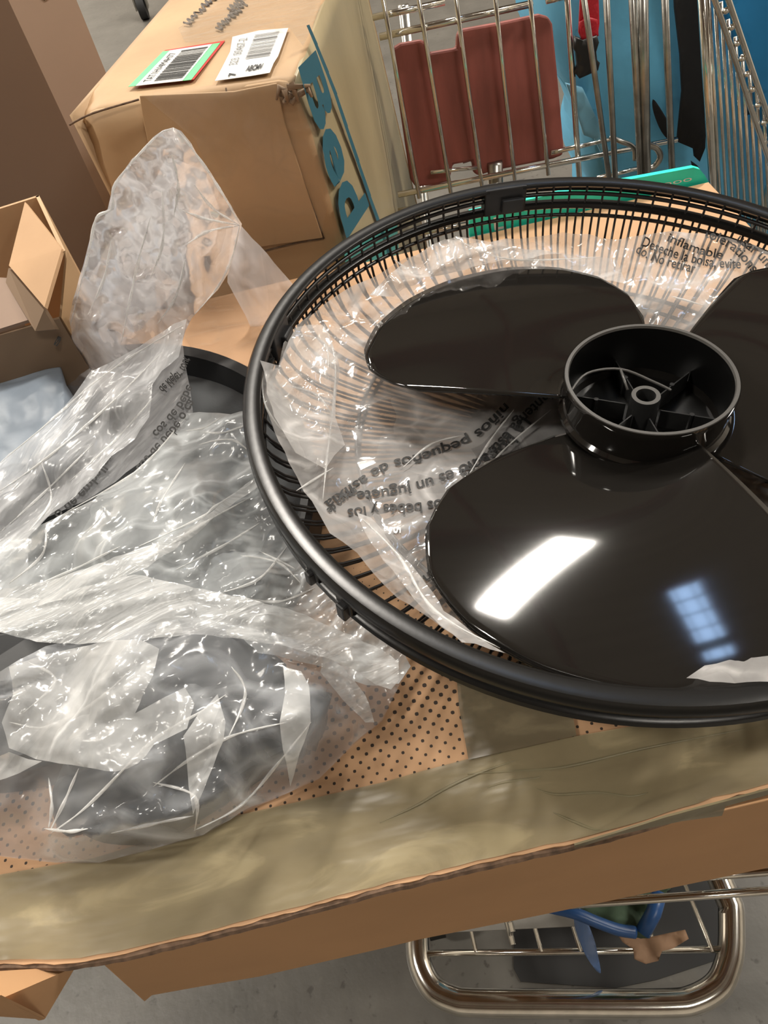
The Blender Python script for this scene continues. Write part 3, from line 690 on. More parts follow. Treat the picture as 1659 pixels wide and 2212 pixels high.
def grille(idx, drop, R, label, rprof, nw, phase):
    t = thing('fan_grille', label, 'fan grille', (0, 0, 0), 'nested wire fan grilles')
    t.matrix_world = GM
    m = MB(); m.lathe([(R+a, b-drop) for a, b in rprof], 160, closed=True); m.obj('rim', M['rim'], t, smooth=True, angle=0.7)
    m = MB(); rr = 0.00105
    prof = [(0.228, 0.0), (0.2275, -0.012), (0.2215, -0.030), (0.206, -0.046), (0.175, -0.057), (0.12, -0.063), (0.058, -0.065)]
    k = (R-0.006)/0.228
    for i in range(nw):
        a = 2*pi*(i+phase)/nw; ca, sa = cos(a), sin(a)
        path = smoothp([(p*k*ca, p*k*sa, h*(1-0.15*idx)-drop-0.001) for p, h in prof], 2); m.tube(path, rr, 5, cap=False)
    m.obj('wire_cage', M['wire'], t, smooth=True)
    m = MB()
    for (r_, h_, w_) in ((0.2268*k, -0.010*(1-.15*idx), 0.0016), (0.165*k, -0.0605*(1-.15*idx), 0.0016), (0.06*k, -0.0668*(1-.15*idx), 0.002)):
        m.tube([(r_*cos(2*pi*j/96), r_*sin(2*pi*j/96), h_-drop) for j in range(96)], w_, 6, closed=True)
    m.obj('wire_ring', M['wire'], t, smooth=True)
    m = MB(); m.lathe([(0.0, -0.0665-drop), (0.050, -0.0665-drop), (0.058, -0.062-drop), (0.056, -0.060-drop), (0.048, -0.0635-drop), (0.0, -0.0635-drop)], 48); m.obj('centre_plate', M['black_satin'], t, smooth=True)
    return t
# rim sections (radial offset, height)
rA = [(-0.0115, 0.0005), (-0.009, 0.0022), (-0.002, 0.0015), (0.0, -0.001), (0.0005, -0.006), (-0.001, -0.0085), (-0.004, -0.009), (-0.005, -0.006), (-0.0095, -0.003), (-0.0115, -0.0015)]
rB = [(-0.008, 0.0016), (-0.006, 0.003), (-0.002, 0.003), (0.0, 0.0015), (0.0005, -0.002), (-0.002, -0.0036), (-0.006, -0.0036), (-0.008, -0.002)]
gA = grille(0, 0.0, 0.235, 'black wire fan grille with glossy rim, uppermost, holding the blades', rA, 104, 0.0)
gB = grille(1, 0.0200, 0.2335, 'matching black wire fan grille nested directly beneath the upper one', rB, 104, 0.42)
# clips
def clip(px, py, h, par, w=0.03, ht=0.022, name='clip', mat=None, tall=0.0):
    a, r = gl(px, py, h); R_ = 0.231
    M4 = Matrix.Rotation(a, 4, 'Z') @ Matrix.Translation((R_, 0, h))
    m = MB()
    def bx_(x0, x1, y0, y1, z0, z1):
        v = [M4 @ Vector((x, y, z)) for z in (z0, z1) for y in (y0, y1) for x in (x0, x1)]
        m.add(v, [(0, 2, 3, 1), (4, 5, 7, 6), (0, 1, 5, 4), (2, 6, 7, 3), (0, 4, 6, 2), (1, 3, 7, 5)])
    bx_(-0.008, 0.0035, -w/2, w/2, -ht, 0.0015+tall); bx_(-0.012, 0.005, -w*0.42, w*0.1, -ht*0.9, -ht*0.35); bx_(0.002, 0.007, -w*0.2, w*0.35, -ht*1.2, -ht*0.2)
    return m.obj(name, mat or M['black_satin'], par, bevel=0.0012)
clip(1095, 412, 0.0, gA, 0.036, 0.022)
clip(598, 705, -0.002, gA, 0.028, 0.020)
clip(742, 1292, -0.008, gB, 0.012, 0.013)
clip(668, 1228, -0.008, gB, 0.010, 0.010)

# ------------------------------------------------------------------ fan blade
HC = Vector((0.1807, 0.3223, 1.018)); HN = Vector((0.055, 0.02, 0.998)).normalized()
hu = Vector((0, 1, 0)).cross(HN).normalized(); hv = HN.cross(hu)
HM = Matrix.Translation(HC) @ Matrix((hu, hv, HN)).transposed().to_4x4()
fb_ = thing('propeller', 'glossy black three-bladed fan propeller with open hub, lying in the wire grille', 'propeller', (0, 0, 0)); fb_.matrix_world = HM
m = MB(); m.lathe([(0.0525, 0.0), (0.053, -0.0025), (0.0522, -0.005), (0.0512, -0.024), (0.0535, -0.026), (0.0535, -0.029), (0.050, -0.031), (0.047, -0.044), (0.040, -0.0455), (0.0, -0.046)], 96); m.obj('hub', M['black'], fb_, smooth=True, angle=0.6)
m = MB(); m.lathe([(0.0494, -0.0012), (0.0500, 0.0004), (0.0520, 0.0004), (0.0526, -0.001)], 96); m.obj('hub_rim', M['hubedge'], fb_, smooth=True, angle=0.6)
m = MB(); m.lathe([(0.0492, -0.0405), (0.0492, -0.001)], 96); m.obj('hub_wall', M['hubin'], fb_, smooth=True)
m = MB(); m.lathe([(0.0, -0.040), (0.0491, -0.040)], 64); 
m.obj('hub_floor', M['hubin'], fb_)
m = MB()
for k in range(6):
    a = radians(60*k+30); R0, R1 = 0.011, 0.048
    m.slab([Vector((R0*cos(a), R0*sin(a), -0.026)), Vector((R1*cos(a), R1*sin(a), -0.026)), Vector((R1*cos(a), R1*sin(a), -0.040)), Vector((R0*cos(a), R0*sin(a), -0.040))], 0.0008)
    m.tube([(0.030*cos(a), 0.030*sin(a), -0.040), (0.030*cos(a), 0.030*sin(a), -0.0255)], 0.0016, 8)
m.obj('rib', M['hubrib'], fb_)
m = MB(); m.lathe([(0.006, -0.040), (0.006, -0.017), (0.0065, -0.016), (0.0088, -0.016), (0.0093, -0.017), (0.0098, -0.040)], 40); m.obj('shaft_collar', M['hubrib'], fb_, smooth=True, angle=0.6)
m = MB(); m.lathe([(0.0062, -0.0158), (0.0090, -0.0158)], 40); m.obj('collar_face', M['hubedge'], fb_)
m = MB()
m.tube(smoothp([(-0.046, 0.012, -0.012), (-0.03, 0.026, -0.012), (-0.008, 0.024, -0.012), (0.010, 0.010, -0.016), (0.018, 0.002, -0.018)], 5), 0.0009, 6)
m.tube([(-0.008, 0.024, -0.012), (-0.009, 0.008, -0.016)], 0.0009, 6)
m.obj('moulding_web', M['hubedge'], fb_, smooth=True)
# outline of one blade in polar form: s 0 (low, leading edge) .. 1 (high, trailing edge)
def blade_R(s):
    k = [(0.0, 0.060), (0.02, 0.105), (0.05, 0.140), (0.10, 0.166), (0.18, 0.185), (0.30, 0.197), (0.45, 0.203), (0.60, 0.205), (0.75, 0.203), (0.86, 0.196), (0.93, 0.184), (0.97, 0.168), (1.0, 0.145)]
    for (a, b), (c, d) in zip(k, k[1:]):
        if s <= c:
            q = (s-a)/(c-a); return b+(d-b)*q
    return k[-1][1]
def blade(idx):
    base = radians([62, -178, -58][idx]); nS, nR = 40, 22; top_ = []; span = radians(103)
    for i in range(nS+1):
        s = i/nS; s2 = s; Rm = blade_R(s2)
        for j in range(nR+1):
            q = j/nR; r = 0.050+(Rm-0.050)*q
            rr = (r-0.05)/0.155
            # edges sweep: the leading edge lags, the trailing edge is nearly straight
            a = base + span*s + radians(14)*(1-s)*rr*rr - radians(4)*s*rr
            lowh = -0.034-0.002*rr; hih = -0.016+0.010*rr
            h = lowh+(hih-lowh)*(s**1.25) + 0.006*sin(pi*s)*rr - 0.012*rr*rr*(1-0.9*(s-0.7)**2)
            top_.append(Vector((r*cos(a), r*sin(a), h)))
    m = MB(); w = nR+1; fs = []
    for i in range(nS):
        for j in range(nR):
            k = i*w+j; fs.append((k, k+1, k+w+1, k+w))
    m.add(top_, fs); o = m.obj('blade', M['black'], fb_, smooth=True)
    o.modifiers.new('thick', 'SOLIDIFY').thickness = 0.0018
    return o
for k in range(3): blade(k)

# ------------------------------------------------------------------ clear bag inside the grille
def Sbowl(px, py, lift=0.006, amp=0.009, seed=3.0):
    h = -0.03
    for _ in range(14):
        q = GI @ Ppl(px, py, GC+GN*h, GN); r = min(hypot(q.x, q.y), 0.222)
        h = 0.5*h+0.5*(bowl(r)+lift)
    a = crease(px, py, 85, 0.5, 1.5, seed); b = crease(px, py, 34, -0.6, 1.5, seed+7)
    h2 = h + amp*(a*0.9+b*0.5-0.3)
    rb_ = hypot(*(GI @ Ppl(px, py, GC+GN*h, GN)).xy)
    h2 = min(h2, 0.004 if rb_ > 0.2 else -0.046 if rb_ < 0.17 else -0.046+0.05*(rb_-0.17)/0.03)
    return Ppl(px, py, GC+GN*h2, GN)
cb = thing('plastic_bag', 'clear crinkled polythene bag with printed suffocation warning, lying inside the fan grille under the blades', 'plastic bag', tuple(GM @ Vector((0, 0, -0.05))))
OB = [(560, 775), (572, 805), (600, 792), (612, 740), (640, 705), (700, 655), (760, 622), (830, 585), (900, 548), (950, 522), (985, 508), (1060, 520), (1150, 512), (1215, 500), (1270, 506), (1330, 518), (1395, 508), (1450, 500), (1520, 504), (1600, 520), (1700, 560), (1740, 800), (1740, 1460), (1659, 1470), (1500, 1468), (1300, 1450), (1180, 1425), (1060, 1395), (980, 1372), (915, 1325), (860, 1290), (810, 1240), (770, 1195), (715, 1150), (690, 1110), (655, 1060), (625, 1000), (590, 930), (570, 870)]
o = sheet('bag_film', roughen(OB, 26, 3, 2), Sbowl, 10, M['film_clear'], None, seed=4)
o.parent = cb; o.location = -cb.location
def put(o, par): o.parent = par; o.location = -par.location
def bag_text(txt, path, hpx, mb, flip=1, lift=0.0015, S=Sbowl, bold=0.015):
    """letters printed on the film along a polyline of pixels"""
    pts = smoothp([(x, y, 0) for x, y in path], 8); L = [0]
    for a, b in zip(pts, pts[1:]): L.append(L[-1]+(b-a).length)
    def fn(s, t):
        d = s*L[-1]; i = 0
        while i < len(L)-2 and L[i+1] < d: i += 1
        e = (pts[i+1]-pts[i]).normalized(); p = pts[i]+e*(d-L[i]); nrm = Vector((e.y, -e.x, 0))*flip
        q = p+nrm*hpx*t; w = S(q.x, q.y); return w+(EYE-w).normalized()*lift
    text_map('', txt, fn, None, None, bold, 1.0, mb=mb)
m = MB()
bag_text('alejada de los bebés y los', [(1085, 985), (1000, 1060), (910, 1085), (820, 1090), (750, 1100)], 24, m, 1)
bag_text('La bolsa no es un juguete', [(1130, 900), (1080, 960), (960, 1020), (860, 1050), (770, 1062)], 24, m, 1)
bag_text('niños pequeños de asfixia', [(1090, 870), (1020, 935), (920, 975), (830, 1000), (765, 1040), (700, 1085)], 22, m, 1)
bag_text('Mantenga esta bolsa', [(1195, 830), (1120, 900), (1060, 965), (990, 1020)], 24, m, 1)
bag_text('riesgo de', [(765, 1052), (735, 1075), (705, 1100)], 18, m, 1)
bag_text('Deseche la bolsa, evite', [(1385, 530), (1450, 555), (1530, 575), (1600, 580)], 22, m, 1)
bag_text('do. No retirar', [(1372, 545), (1420, 568), (1500, 590)], 22, m, 1)
bag_text('inflamable', [(1440, 520), (1500, 545), (1560, 560)], 20, m, 1)
bag_text('tolerations', [(1520, 510), (1580, 540), (1625, 590)], 22, m, 1)
bag_text('usar un jug', [(1590, 520), (1640, 560), (1680, 610)], 22, m, 1)
bag_text('nsin', [(880, 1275), (900, 1255), (925, 1235)], 22, m, -1)
o = m.obj('printed_warning', M['ink'], None); put(o, cb)
m = MB(); bag_text('5', [(850, 1138), (850, 1152)], 16, m); o = m.obj('printed_mark', M['white'], None); put(o, cb)
# loose folds of the same bag standing up by the rim
def Sfold(px, py, lift, seed):
    def f(x, y): return Sbowl(x, y, lift, 0.016, seed)
    return f(px, py)
for ol_, sd in (([(562, 778), (600, 790), (640, 705), (700, 700), (735, 790), (725, 900), (745, 960), (700, 1010), (640, 980), (590, 900)], 11.0),
                ([(768, 1110), (800, 1120), (850, 1180), (905, 1240), (960, 1320), (1050, 1388), (1090, 1408), (1000, 1385), (930, 1335), (860, 1250), (800, 1175)], 15.0),
                ([(960, 515), (1060, 530), (1200, 545), (1330, 560), (1350, 610), (1200, 590), (1050, 575), (920, 600), (850, 640), (800, 640), (860, 575)], 19.0),
                ([(1480, 1462), (1520, 1440), (1600, 1422), (1690, 1418), (1720, 1470), (1560, 1476)], 23.0)):
    o = sheet('film_fold', roughen(ol_, 24, 3, int(sd)), (lambda x, y, sd=sd: Sfold(x, y, 0.022 if sd < 20 else 0.030, sd)), 9, M['film_clear'], None, seed=int(sd)); put(o, cb)

# ------------------------------------------------------------------ fan base under the film
fbs = thing('pedestal_dish', 'round black fan base with raised lip, lying on the box under the plastic bags', 'fan base', (-0.235, 0.385, ZT))
BM = Matrix.Identity(4); BR = 0.19
m = MB(); m.lathe([(0.0, 0.006), (BR-0.03, 0.006), (BR-0.012, 0.012), (BR-0.006, 0.030), (BR, 0.034), (BR+0.002, 0.030), (BR+0.002, 0.004), (BR-0.002, 0.001), (0.0, 0.001)], 120); m.obj('dish', [M['base_grey']], fbs, smooth=True, angle=0.5)
m = MB(); m.lathe([(BR-0.0125, 0.0125), (BR-0.007, 0.031), (BR, 0.0350), (BR+0.0035, 0.030), (BR+0.0035, 0.003)], 120); m.obj('lip', M['black_satin'], fbs, smooth=True, angle=0.5)

# ------------------------------------------------------------------ motor and neck in the lower bag
mt = thing('fan_motor', 'dark grey fan motor housing and neck showing through the lower plastic bag', 'fan motor', (-0.20, 0.21, ZT))
def Q(px, py, z): return P(px, py, z)
m = MB()
a, b = Q(150, 1740, .945), Q(560, 1530, .955)
m.tube(smoothp([a, Q(300, 1690, .950), Q(430, 1600, .955), b, Q(700, 1560, .945)], 6), 0.017, 20); m.obj('neck', M['slate'], mt, smooth=True)
m = MB(); pth = smoothp([Q(60, 1560, .955), Q(180, 1480, .962), Q(330, 1450, .965), Q(480, 1470, .960), Q(600, 1500, .95)], 5); m.tube(pth, [0.018+0.014*sin(pi*i/(len(pth)-1)) for i in range(len(pth))], 24)
m.obj('motor_shell', M['slate'], mt, smooth=True)
m = MB(); c0 = Q(230, 1700, .935); m.lathe([(0.0, 0.0), (0.022, 0.0), (0.024, 0.006), (0.020, 0.02), (0.0, 0.022)], 32, M4=Matrix.Translation(c0)); m.obj('mount', M['black_satin'], mt, smooth=True, angle=0.6)
m = MB(); m.tube(smoothp([Q(400, 1440, .97), Q(420, 1500, .975), Q(440, 1560, .97)], 6), 0.012, 16); m.obj('collar', M['slate'], mt, smooth=True)
m = MB(); m.slab([Q(490, 1560, .955), Q(640, 1530, .955), Q(720, 1500, .94), Q(560, 1430, .955), Q(480, 1430, .96)], 0.012); m.obj('shroud', M['slate'], mt, bevel=0.004)
for ch in [c for c in COL.objects if c.parent == mt]: ch.location = -mt.location
# dark grey stand tube bare at the left edge
hp = sm2([(130, 1700), (300, 1600), (395, 1480), (480, 1405), (600, 1440), (690, 1500), (660, 1590), (540, 1660), (420, 1740), (300, 1800), (160, 1790)], 4)
m = MB(); m.slab([P(a, b, .950) for a, b in hp], 0.024)
if max(v[2] for v in m.v) > 0.955: m = MB(); m.slab([P(a, b, .950) for a, b in reversed(hp)], 0.024)
o = m.obj('housing', M['motor'], None, bevel=0.004); o.parent = mt; o.location = -mt.location
t = thing('stand_panel', 'dark grey plastic panel showing bare between the film layers at the left', 'fan part', tuple(P(0, 1420, .93)))
m = MB(); m.slab([P(-120, 1385, .950), P(-120, 1500, .932), P(30, 1480, .940), P(230, 1385, .952), P(100, 1340, .955)], 0.010); o = m.obj('panel', M['slate'], None, bevel=0.004); put(o, t)

# ------------------------------------------------------------------ the milky bags on the left
bgA = thing('plastic_bag', 'tall peaked translucent polythene bag with mirrored warning text, standing left of the fan', 'plastic bag', tuple(P(260, 800, ZT)))
def Spk(px, py):
    # stands up on its folded base: leans back with height
    y = 0.60 - 0.00016*(800-py) + 0.0
    a = crease(px, py, 70, radians(75), 2.2, 1.0); b = crease(px, py, 26, radians(40), 1.4, 2.0)
    bul = 0.05*max(0, 1-((px-330)/190.0)**2)
    p = Py(px, py, y - bul - 0.034*a - 0.012*b)
    if p.z < 0.955: p = P(px, py, 0.955 - min(0.02, (0.955-p.z)*0.3))
    return p
PK = [(375, 275), (392, 283), (412, 310), (440, 350), (472, 402), (500, 445), (522, 485), (512, 520), (492, 590), (470, 625), (440, 655), (412, 690), (392, 740), (300, 830), (200, 900), (118, 900), (122, 850), (120, 790), (132, 740), (146, 700), (158, 650), (172, 600), (188, 545), (200, 490), (206, 468), (232, 452), (240, 418), (248, 395), (285, 345), (330, 298), (352, 281)]
o = sheet('peak_film', roughen(PK, 22, 1.6, 3), Spk, 9, M['film_peak'], None, seed=6); put(o, bgA)
def Spk2(px, py):
    a = crease(px, py, 60, radians(62), 2.0, 8.0); b = crease(px, py, 24, radians(62), 1.6, 9.0)
    return Py(px, py, 0.632 - 0.012*a - 0.005*b - 0.0001*(py-480))
o = sheet('trailing_film', roughen([(505, 470), (560, 530), (592, 568), (632, 612), (650, 640), (600, 720), (552, 726), (520, 660), (490, 610)], 20, 1.5, 5), Spk2, 9, M['film_peak'], None, seed=8); put(o, bgA)
PK2 = [(360, 420), (440, 440), (480, 520), (470, 600), (380, 700), (300, 790), (180, 830), (170, 700), (230, 600), (300, 520)]
def Spk3(px, py): return Spk(px, py)+Vector((0, 0.05, 0))
o = sheet('inner_film', roughen(PK2, 22, 2, 4), Spk3, 11, M['film_peak'], None, seed=7); put(o, bgA)
# drape running down to the left
zD = [(400, 690, 1.00), (390, 760, .985), (250, 850, .99), (120, 950, .985), (0, 1050, .975), (-80, 1100, .97), (-80, 1380, .96), (110, 1110, .965), (250, 950, .975), (330, 850, .98), (100, 1340, .962)]
def Sdr(px, py):
    a = crease(px, py, 70, radians(-48), 4.0, 31.0); b = crease(px, py, 26, radians(-45), 3.0, 33.0)
    return P(px, py, idw(px, py, zD)+0.012*a+0.005*b)
DR = [(402, 688), (396, 730), (388, 770), (350, 800), (330, 830), (322, 900), (290, 950), (240, 985), (205, 1030), (160, 1075), (110, 1110), (60, 1160), (60, 1300), (-90, 1360), (-90, 1060), (0, 998), (60, 950), (110, 905), (160, 855), (195, 805), (240, 780), (300, 750), (350, 715)]
o = sheet('draped_film', roughen(DR, 24, 2, 6), Sdr, 9, M['film_drape'], None, seed=9); put(o, bgA)
def Stx(px, py):
    a = crease(px, py, 90, radians(-52), 3.0, 41.0)
    return P(px, py, 0.966+0.008*a)
TX = [(388, 700), (400, 780), (412, 840), (417, 890), (380, 940), (320, 985), (250, 1040), (180, 1085), (95, 1120), (110, 1085), (200, 990), (260, 930), (300, 860), (330, 790)]
o = sheet('text_film', roughen(TX, 26, 1.5, 7), Stx, 11, M['film_text'], None, seed=10); put(o, bgA)
m = MB()
kw = dict(S=Stx, lift=0.004, bold=0.02)
bag_text('o de emballer a', [(115, 1108), (170, 1060), (215, 1000), (240, 955)], 24, m, -1, **kw)
bag_text('cos de bebe o ca', [(292, 1010), (340, 955), (375, 915), (408, 860)], 22, m, -1, **kw)
bag_text('cos de bebe', [(328, 935), (360, 900), (385, 868), (405, 830)], 20, m, -1, **kw)
bag_text('de klejer tout', [(342, 838), (365, 815), (385, 800), (398, 770)], 20, m, -1, **kw)
bag_text('a', [(115, 745), (128, 722)], 14, m, -1, S=Sdr, lift=0.004)
o = m.obj('printed_warning', M['ink'], None); put(o, bgA)

# crumpled bag in the middle over the fan base
bgB = thing('plastic_bag', 'crumpled clear bag heaped over the round fan base left of the grille', 'plastic bag', tuple(P(350, 1150, ZT)))
zM = [(540, 890, .958), (420, 890, .965), (320, 990, .972), (560, 1000, .955), (590, 1120, .945), (680, 1230, .94), (760, 1310, .935), (860, 1380, .93), (880, 1440, .928), (400, 1100, .985), (250, 1150, .99), (100, 1120, .985), (0, 1200, .98), (-80, 1300, .97), (300, 1300, .985), (500, 1250, .965), (100, 1340, .975), (480, 1380, .96), (300, 1390, .96)]
def Smid(px, py):
    ang = radians(-32)
    a = crease(px, py, 95, ang, 2.2, 51.0); b = crease(px, py, 40, ang, 1.9, 53.0); c = crease(px, py, 18, radians(30), 1.3, 55.0)
    rgt = min(1, max(0, (px-250)/350))
    return P(px, py, idw(px, py, zM)+0.014*a+0.009*b+0.0035*c*rgt)
MI = [(540, 884), (520, 888), (500, 896), (470, 893), (430, 890), (405, 892), (380, 925), (330, 985), (270, 1035), (200, 1080), (140, 1108), (95, 1130), (20, 1165), (-90, 1200), (-90, 1395), (0, 1366), (80, 1385), (170, 1392), (300, 1378), (420, 1370), (520, 1400), (700, 1440), (790, 1480), (860, 1478), (886, 1440), (870, 1400), (835, 1370), (790, 1340), (742, 1308), (690, 1255), (640, 1190), (590, 1110), (556, 1020), (543, 950)]
o = sheet('heaped_film', roughen(MI, 20, 2, 8), Smid, 8, M['film_mid'], None, seed=12); put(o, bgB)
# twisted bright band of film
zB = [(0, 1340, .990), (300, 1300, 1.0), (500, 1330, .99), (700, 1380, .965), (860, 1450, .945), (-80, 1340, .985)]
def Sbd(px, py):
    ang = radians(12) if px > 420 else radians(-12)
    a = crease(px, py, 22, ang, 9.0, 61.0); b = crease(px, py, 60, ang, 5.0, 63.0)
    return P(px, py, idw(px, py, zB)+0.007*a+0.008*b)
BD = [(-90, 1300), (0, 1290), (90, 1295), (180, 1268), (290, 1240), (400, 1265), (520, 1290), (640, 1320), (740, 1365), (830, 1405), (860, 1432), (862, 1470), (845, 1490), (812, 1478), (770, 1448), (700, 1420), (600, 1392), (500, 1378), (420, 1370), (300, 1382), (170, 1392), (80, 1385), (0, 1366), (-90, 1380)]
o = sheet('twisted_fold', roughen(BD, 20, 1.5, 9), Sbd, 8, M['film_band'], None, seed=13); put(o, bgB)
BD2 = [(430, 1150), (520, 1075), (560, 1045), (575, 1060), (500, 1110), (420, 1180), (330, 1240), (200, 1300), (60, 1330), (-60, 1340), (-60, 1300), (120, 1270), (260, 1220), (340, 1190)]
o = sheet('twisted_fold', roughen(BD2, 20, 2, 10), lambda x, y: Smid(x, y)+Vector((0, 0, 0.008)), 9, M['film_band'], None, seed=14); put(o, bgB)
BD3 = [(700, 1420), (740, 1440), (790, 1500), (808, 1560), (790, 1562), (740, 1510), (690, 1450)]
o = sheet('twisted_fold', roughen(BD3, 18, 1.5, 11), lambda x, y: P(x, y, .948+0.004*crease(x, y, 16, radians(50), 5, 71.0)), 8, M['film_band'], None, seed=15); put(o, bgB)

# lower bag
bgC = thing('plastic_bag', 'translucent bag wrapped round the dark fan motor at the lower left of the box', 'plastic bag', tuple(P(350, 1620, ZT)))
LO = [(-100, 1450), (0, 1450), (40, 1425), (100, 1396), (200, 1365), (300, 1345), (420, 1335), (520, 1350), (640, 1380), (760, 1425), (840, 1460), (884, 1440), (862, 1480), (826, 1555), (760, 1610), (690, 1680), (620, 1712), (520, 1755), (440, 1802), (330, 1832), (215, 1862), (120, 1862), (0, 1848), (-100, 1840)]
def edge_d(px, py, poly):
    d = 1e9; p = Vector((px, py))
    for i in range(len(poly)):
        a = Vector(poly[i]); b = Vector(poly[(i+1) % len(poly)]); ab = b-a; t = max(0, min(1, (p-a).dot(ab)/max(ab.dot(ab), 1e-6))); d = min(d, (p-a-ab*t).length)
    return d
zL = [(100, 1500, .985), (300, 1480, .998), (450, 1440, .995), (430, 1560, .99), (600, 1480, .975), (620, 1600, .972), (250, 1650, .995), (180, 1780, .985), (420, 1720, .978), (300, 1770, .985), (620, 1560, .985), (700, 1640, .932), (840, 1500, .93), (0, 1700, .955), (0, 1560, .975), (600, 1700, .930), (300, 1840, .926), (0, 1840, .926)]
def Slo(px, py):
    e = min(1.0, edge_d(px, py, LO)/60.0)
    if px < 860: e = max(e, min(1.0, max(0.0, (1530+max(0, 250-px)*0.25-py)/110.0)))
    a = crease(px, py, 110, radians(-38), 1.6, 81.0); b = crease(px, py, 42, radians(-25), 1.8, 83.0)
    z = idw(px, py, zL); z = 0.9235+(z-0.9235)*(0.25+0.75*e**0.7)
    return P(px, py, z+(0.016*a+0.006*b)*e)
o = sheet('bag_film', roughen(LO, 26, 2, 12), Slo, 9, M['film_low'], None, seed=16); put(o, bgC)
def Slo2(px, py): p = Slo(px, py); return P(px, py, p.z+0.006+0.004*crease(px, py, 30, radians(40), 1.3, 91.0))
L2 = [(20, 1440), (60, 1425), (240, 1382), (300, 1380), (345, 1400), (330, 1460), (290, 1540), (400, 1485), (420, 1520), (405, 1575), (330, 1610), (300, 1650), (250, 1668), (180, 1655), (80, 1640), (20, 1615), (5, 1560), (30, 1500)]
o = sheet('white_fold', roughen(L2, 22, 2, 13), Slo2, 9, M['film_low2'], None, seed=17); put(o, bgC)
for j, pl_ in enumerate(([(395, 1590), (430, 1540), (470, 1500), (488, 1560), (482, 1600), (450, 1680), (418, 1760), (408, 1700), (404, 1640)], [(612, 1440), (650, 1450), (668, 1480), (672, 1560), (640, 1650), (628, 1700), (612, 1620), (604, 1560), (616, 1500)], [(-40, 1650), (20, 1625), (60, 1640), (90, 1645), (40, 1670), (-40, 1700)])):
    o = sheet('white_fold', roughen(pl_, 22, 1, 20+j), Slo2, 9, M['film_low2'], None, seed=18+j); put(o, bgC)
o = sheet('bag_underside', [(x, y+2) for x, y in LO], lambda x, y: P(x, y, 0.9225), 40, M['film_under'], None, seed=20); put(o, bgC)

# whitened fold lines pressed into the film
def folds(paths, S, par, r=0.0008, lift=0.0003):
    for pl_ in paths:
        px_ = smoothp([(a, b, 0) for a, b in pl_], 7); path = []
        for q in px_:
            w = S(q.x, q.y); path.append(w+(EYE-w).normalized()*lift)
        n_ = len(path); m = MB(); m.tube(path, [0.00012+r*(0.35+0.65*abs(sin(i*0.55)))*sin(pi*i/(n_-1)) for i in range(n_)], 6)
        o = m.obj('fold_line', M['film_crease'], None, smooth=True); put(o, par)
folds([[(372, 278), (335, 297), (250, 396), (242, 450), (208, 472), (191, 550), (162, 660), (138, 760)], [(385, 282), (430, 342), (473, 406), (518, 485)],
       [(518, 487), (440, 472), (395, 455)], [(518, 487), (450, 500), (400, 530)], [(518, 487), (500, 560), (470, 620), (420, 680)], [(518, 487), (460, 450), (420, 400)],
       [(325, 470), (300, 560), (280, 650), (262, 740)], [(350, 410), (352, 520), (325, 600)], [(370, 330), (385, 400), (375, 470)], [(240, 520), (225, 600), (190, 680)], [(400, 560), (380, 640), (340, 700)]], Spk, bgA, 0.0011)
folds([[(395, 702), (300, 760), (205, 826), (120, 900), (0, 1000)], [(330, 860), (250, 950), (150, 1040)], [(350, 760), (230, 880), (100, 990), (0, 1060)], [(200, 960), (100, 1060), (0, 1150)], [(90, 1000), (110, 1080), (60, 1150)]], Sdr, bgA, 0.0010)
folds([[(540, 1075), (440, 1130), (330, 1200), (200, 1270)], [(560, 1130), (480, 1180), (380, 1230)], [(405, 897), (330, 985), (270, 1035), (140, 1108)], [(430, 960), (500, 950), (550, 985)],
       [(550, 1040), (470, 1090), (430, 1120), (300, 1180)], [(520, 1200), (600, 1215), (650, 1260)], [(620, 1180), (560, 1250), (480, 1280)], [(400, 1000), (350, 1080), (330, 1130)], [(640, 1230), (560, 1190)],
       [(680, 1270), (600, 1300), (520, 1290)], [(480, 900), (440, 925), (400, 930)], [(540, 915), (480, 935), (430, 932)], [(260, 1180), (160, 1230), (40, 1280)], [(100, 1140), (90, 1200), (20, 1260)]], Smid, bgB, 0.0010)
folds([[(488, 1500), (430, 1540), (330, 1600), (190, 1740), (110, 1800)], [(620, 1560), (500, 1590), (410, 1640), (330, 1700)], [(672, 1560), (600, 1650), (520, 1740), (418, 1795)], [(95, 1790), (150, 1796), (190, 1790)],
       [(418, 1762), (330, 1780), (240, 1800)], [(105, 1680), (112, 1740), (105, 1788)], [(170, 1660), (140, 1730), (108, 1795)], [(20, 1560), (100, 1570), (200, 1520), (290, 1440)], [(60, 1430), (120, 1470), (50, 1540)], [(330, 1690), (420, 1720), (420, 1800)], [(500, 1440), (530, 1500), (490, 1600)]], Slo, bgC, 0.0010)
folds([[(566, 785), (575, 880), (640, 950), (740, 935)], [(700, 700), (725, 800), (705, 1000), (697, 1080)], [(1190, 885), (1080, 980), (1040, 1050)], [(1110, 885), (1060, 950), (1010, 1030)],
       [(980, 515), (1100, 560), (1300, 555)], [(640, 1060), (720, 1010)], [(850, 560), (905, 600)], [(640, 720), (700, 740), (710, 800)], [(600, 830), (680, 850), (720, 900)], [(1450, 640), (1520, 660)], [(1000, 940), (930, 960), (870, 1010)]], lambda x, y: Sbowl(x, y, 0.010), cb, 0.0008)
folds([[(780, 1118), (860, 1200), (940, 1320), (1080, 1400)]], lambda x, y: Sfold(x, y, 0.022, 15.0), cb, 0.0012)

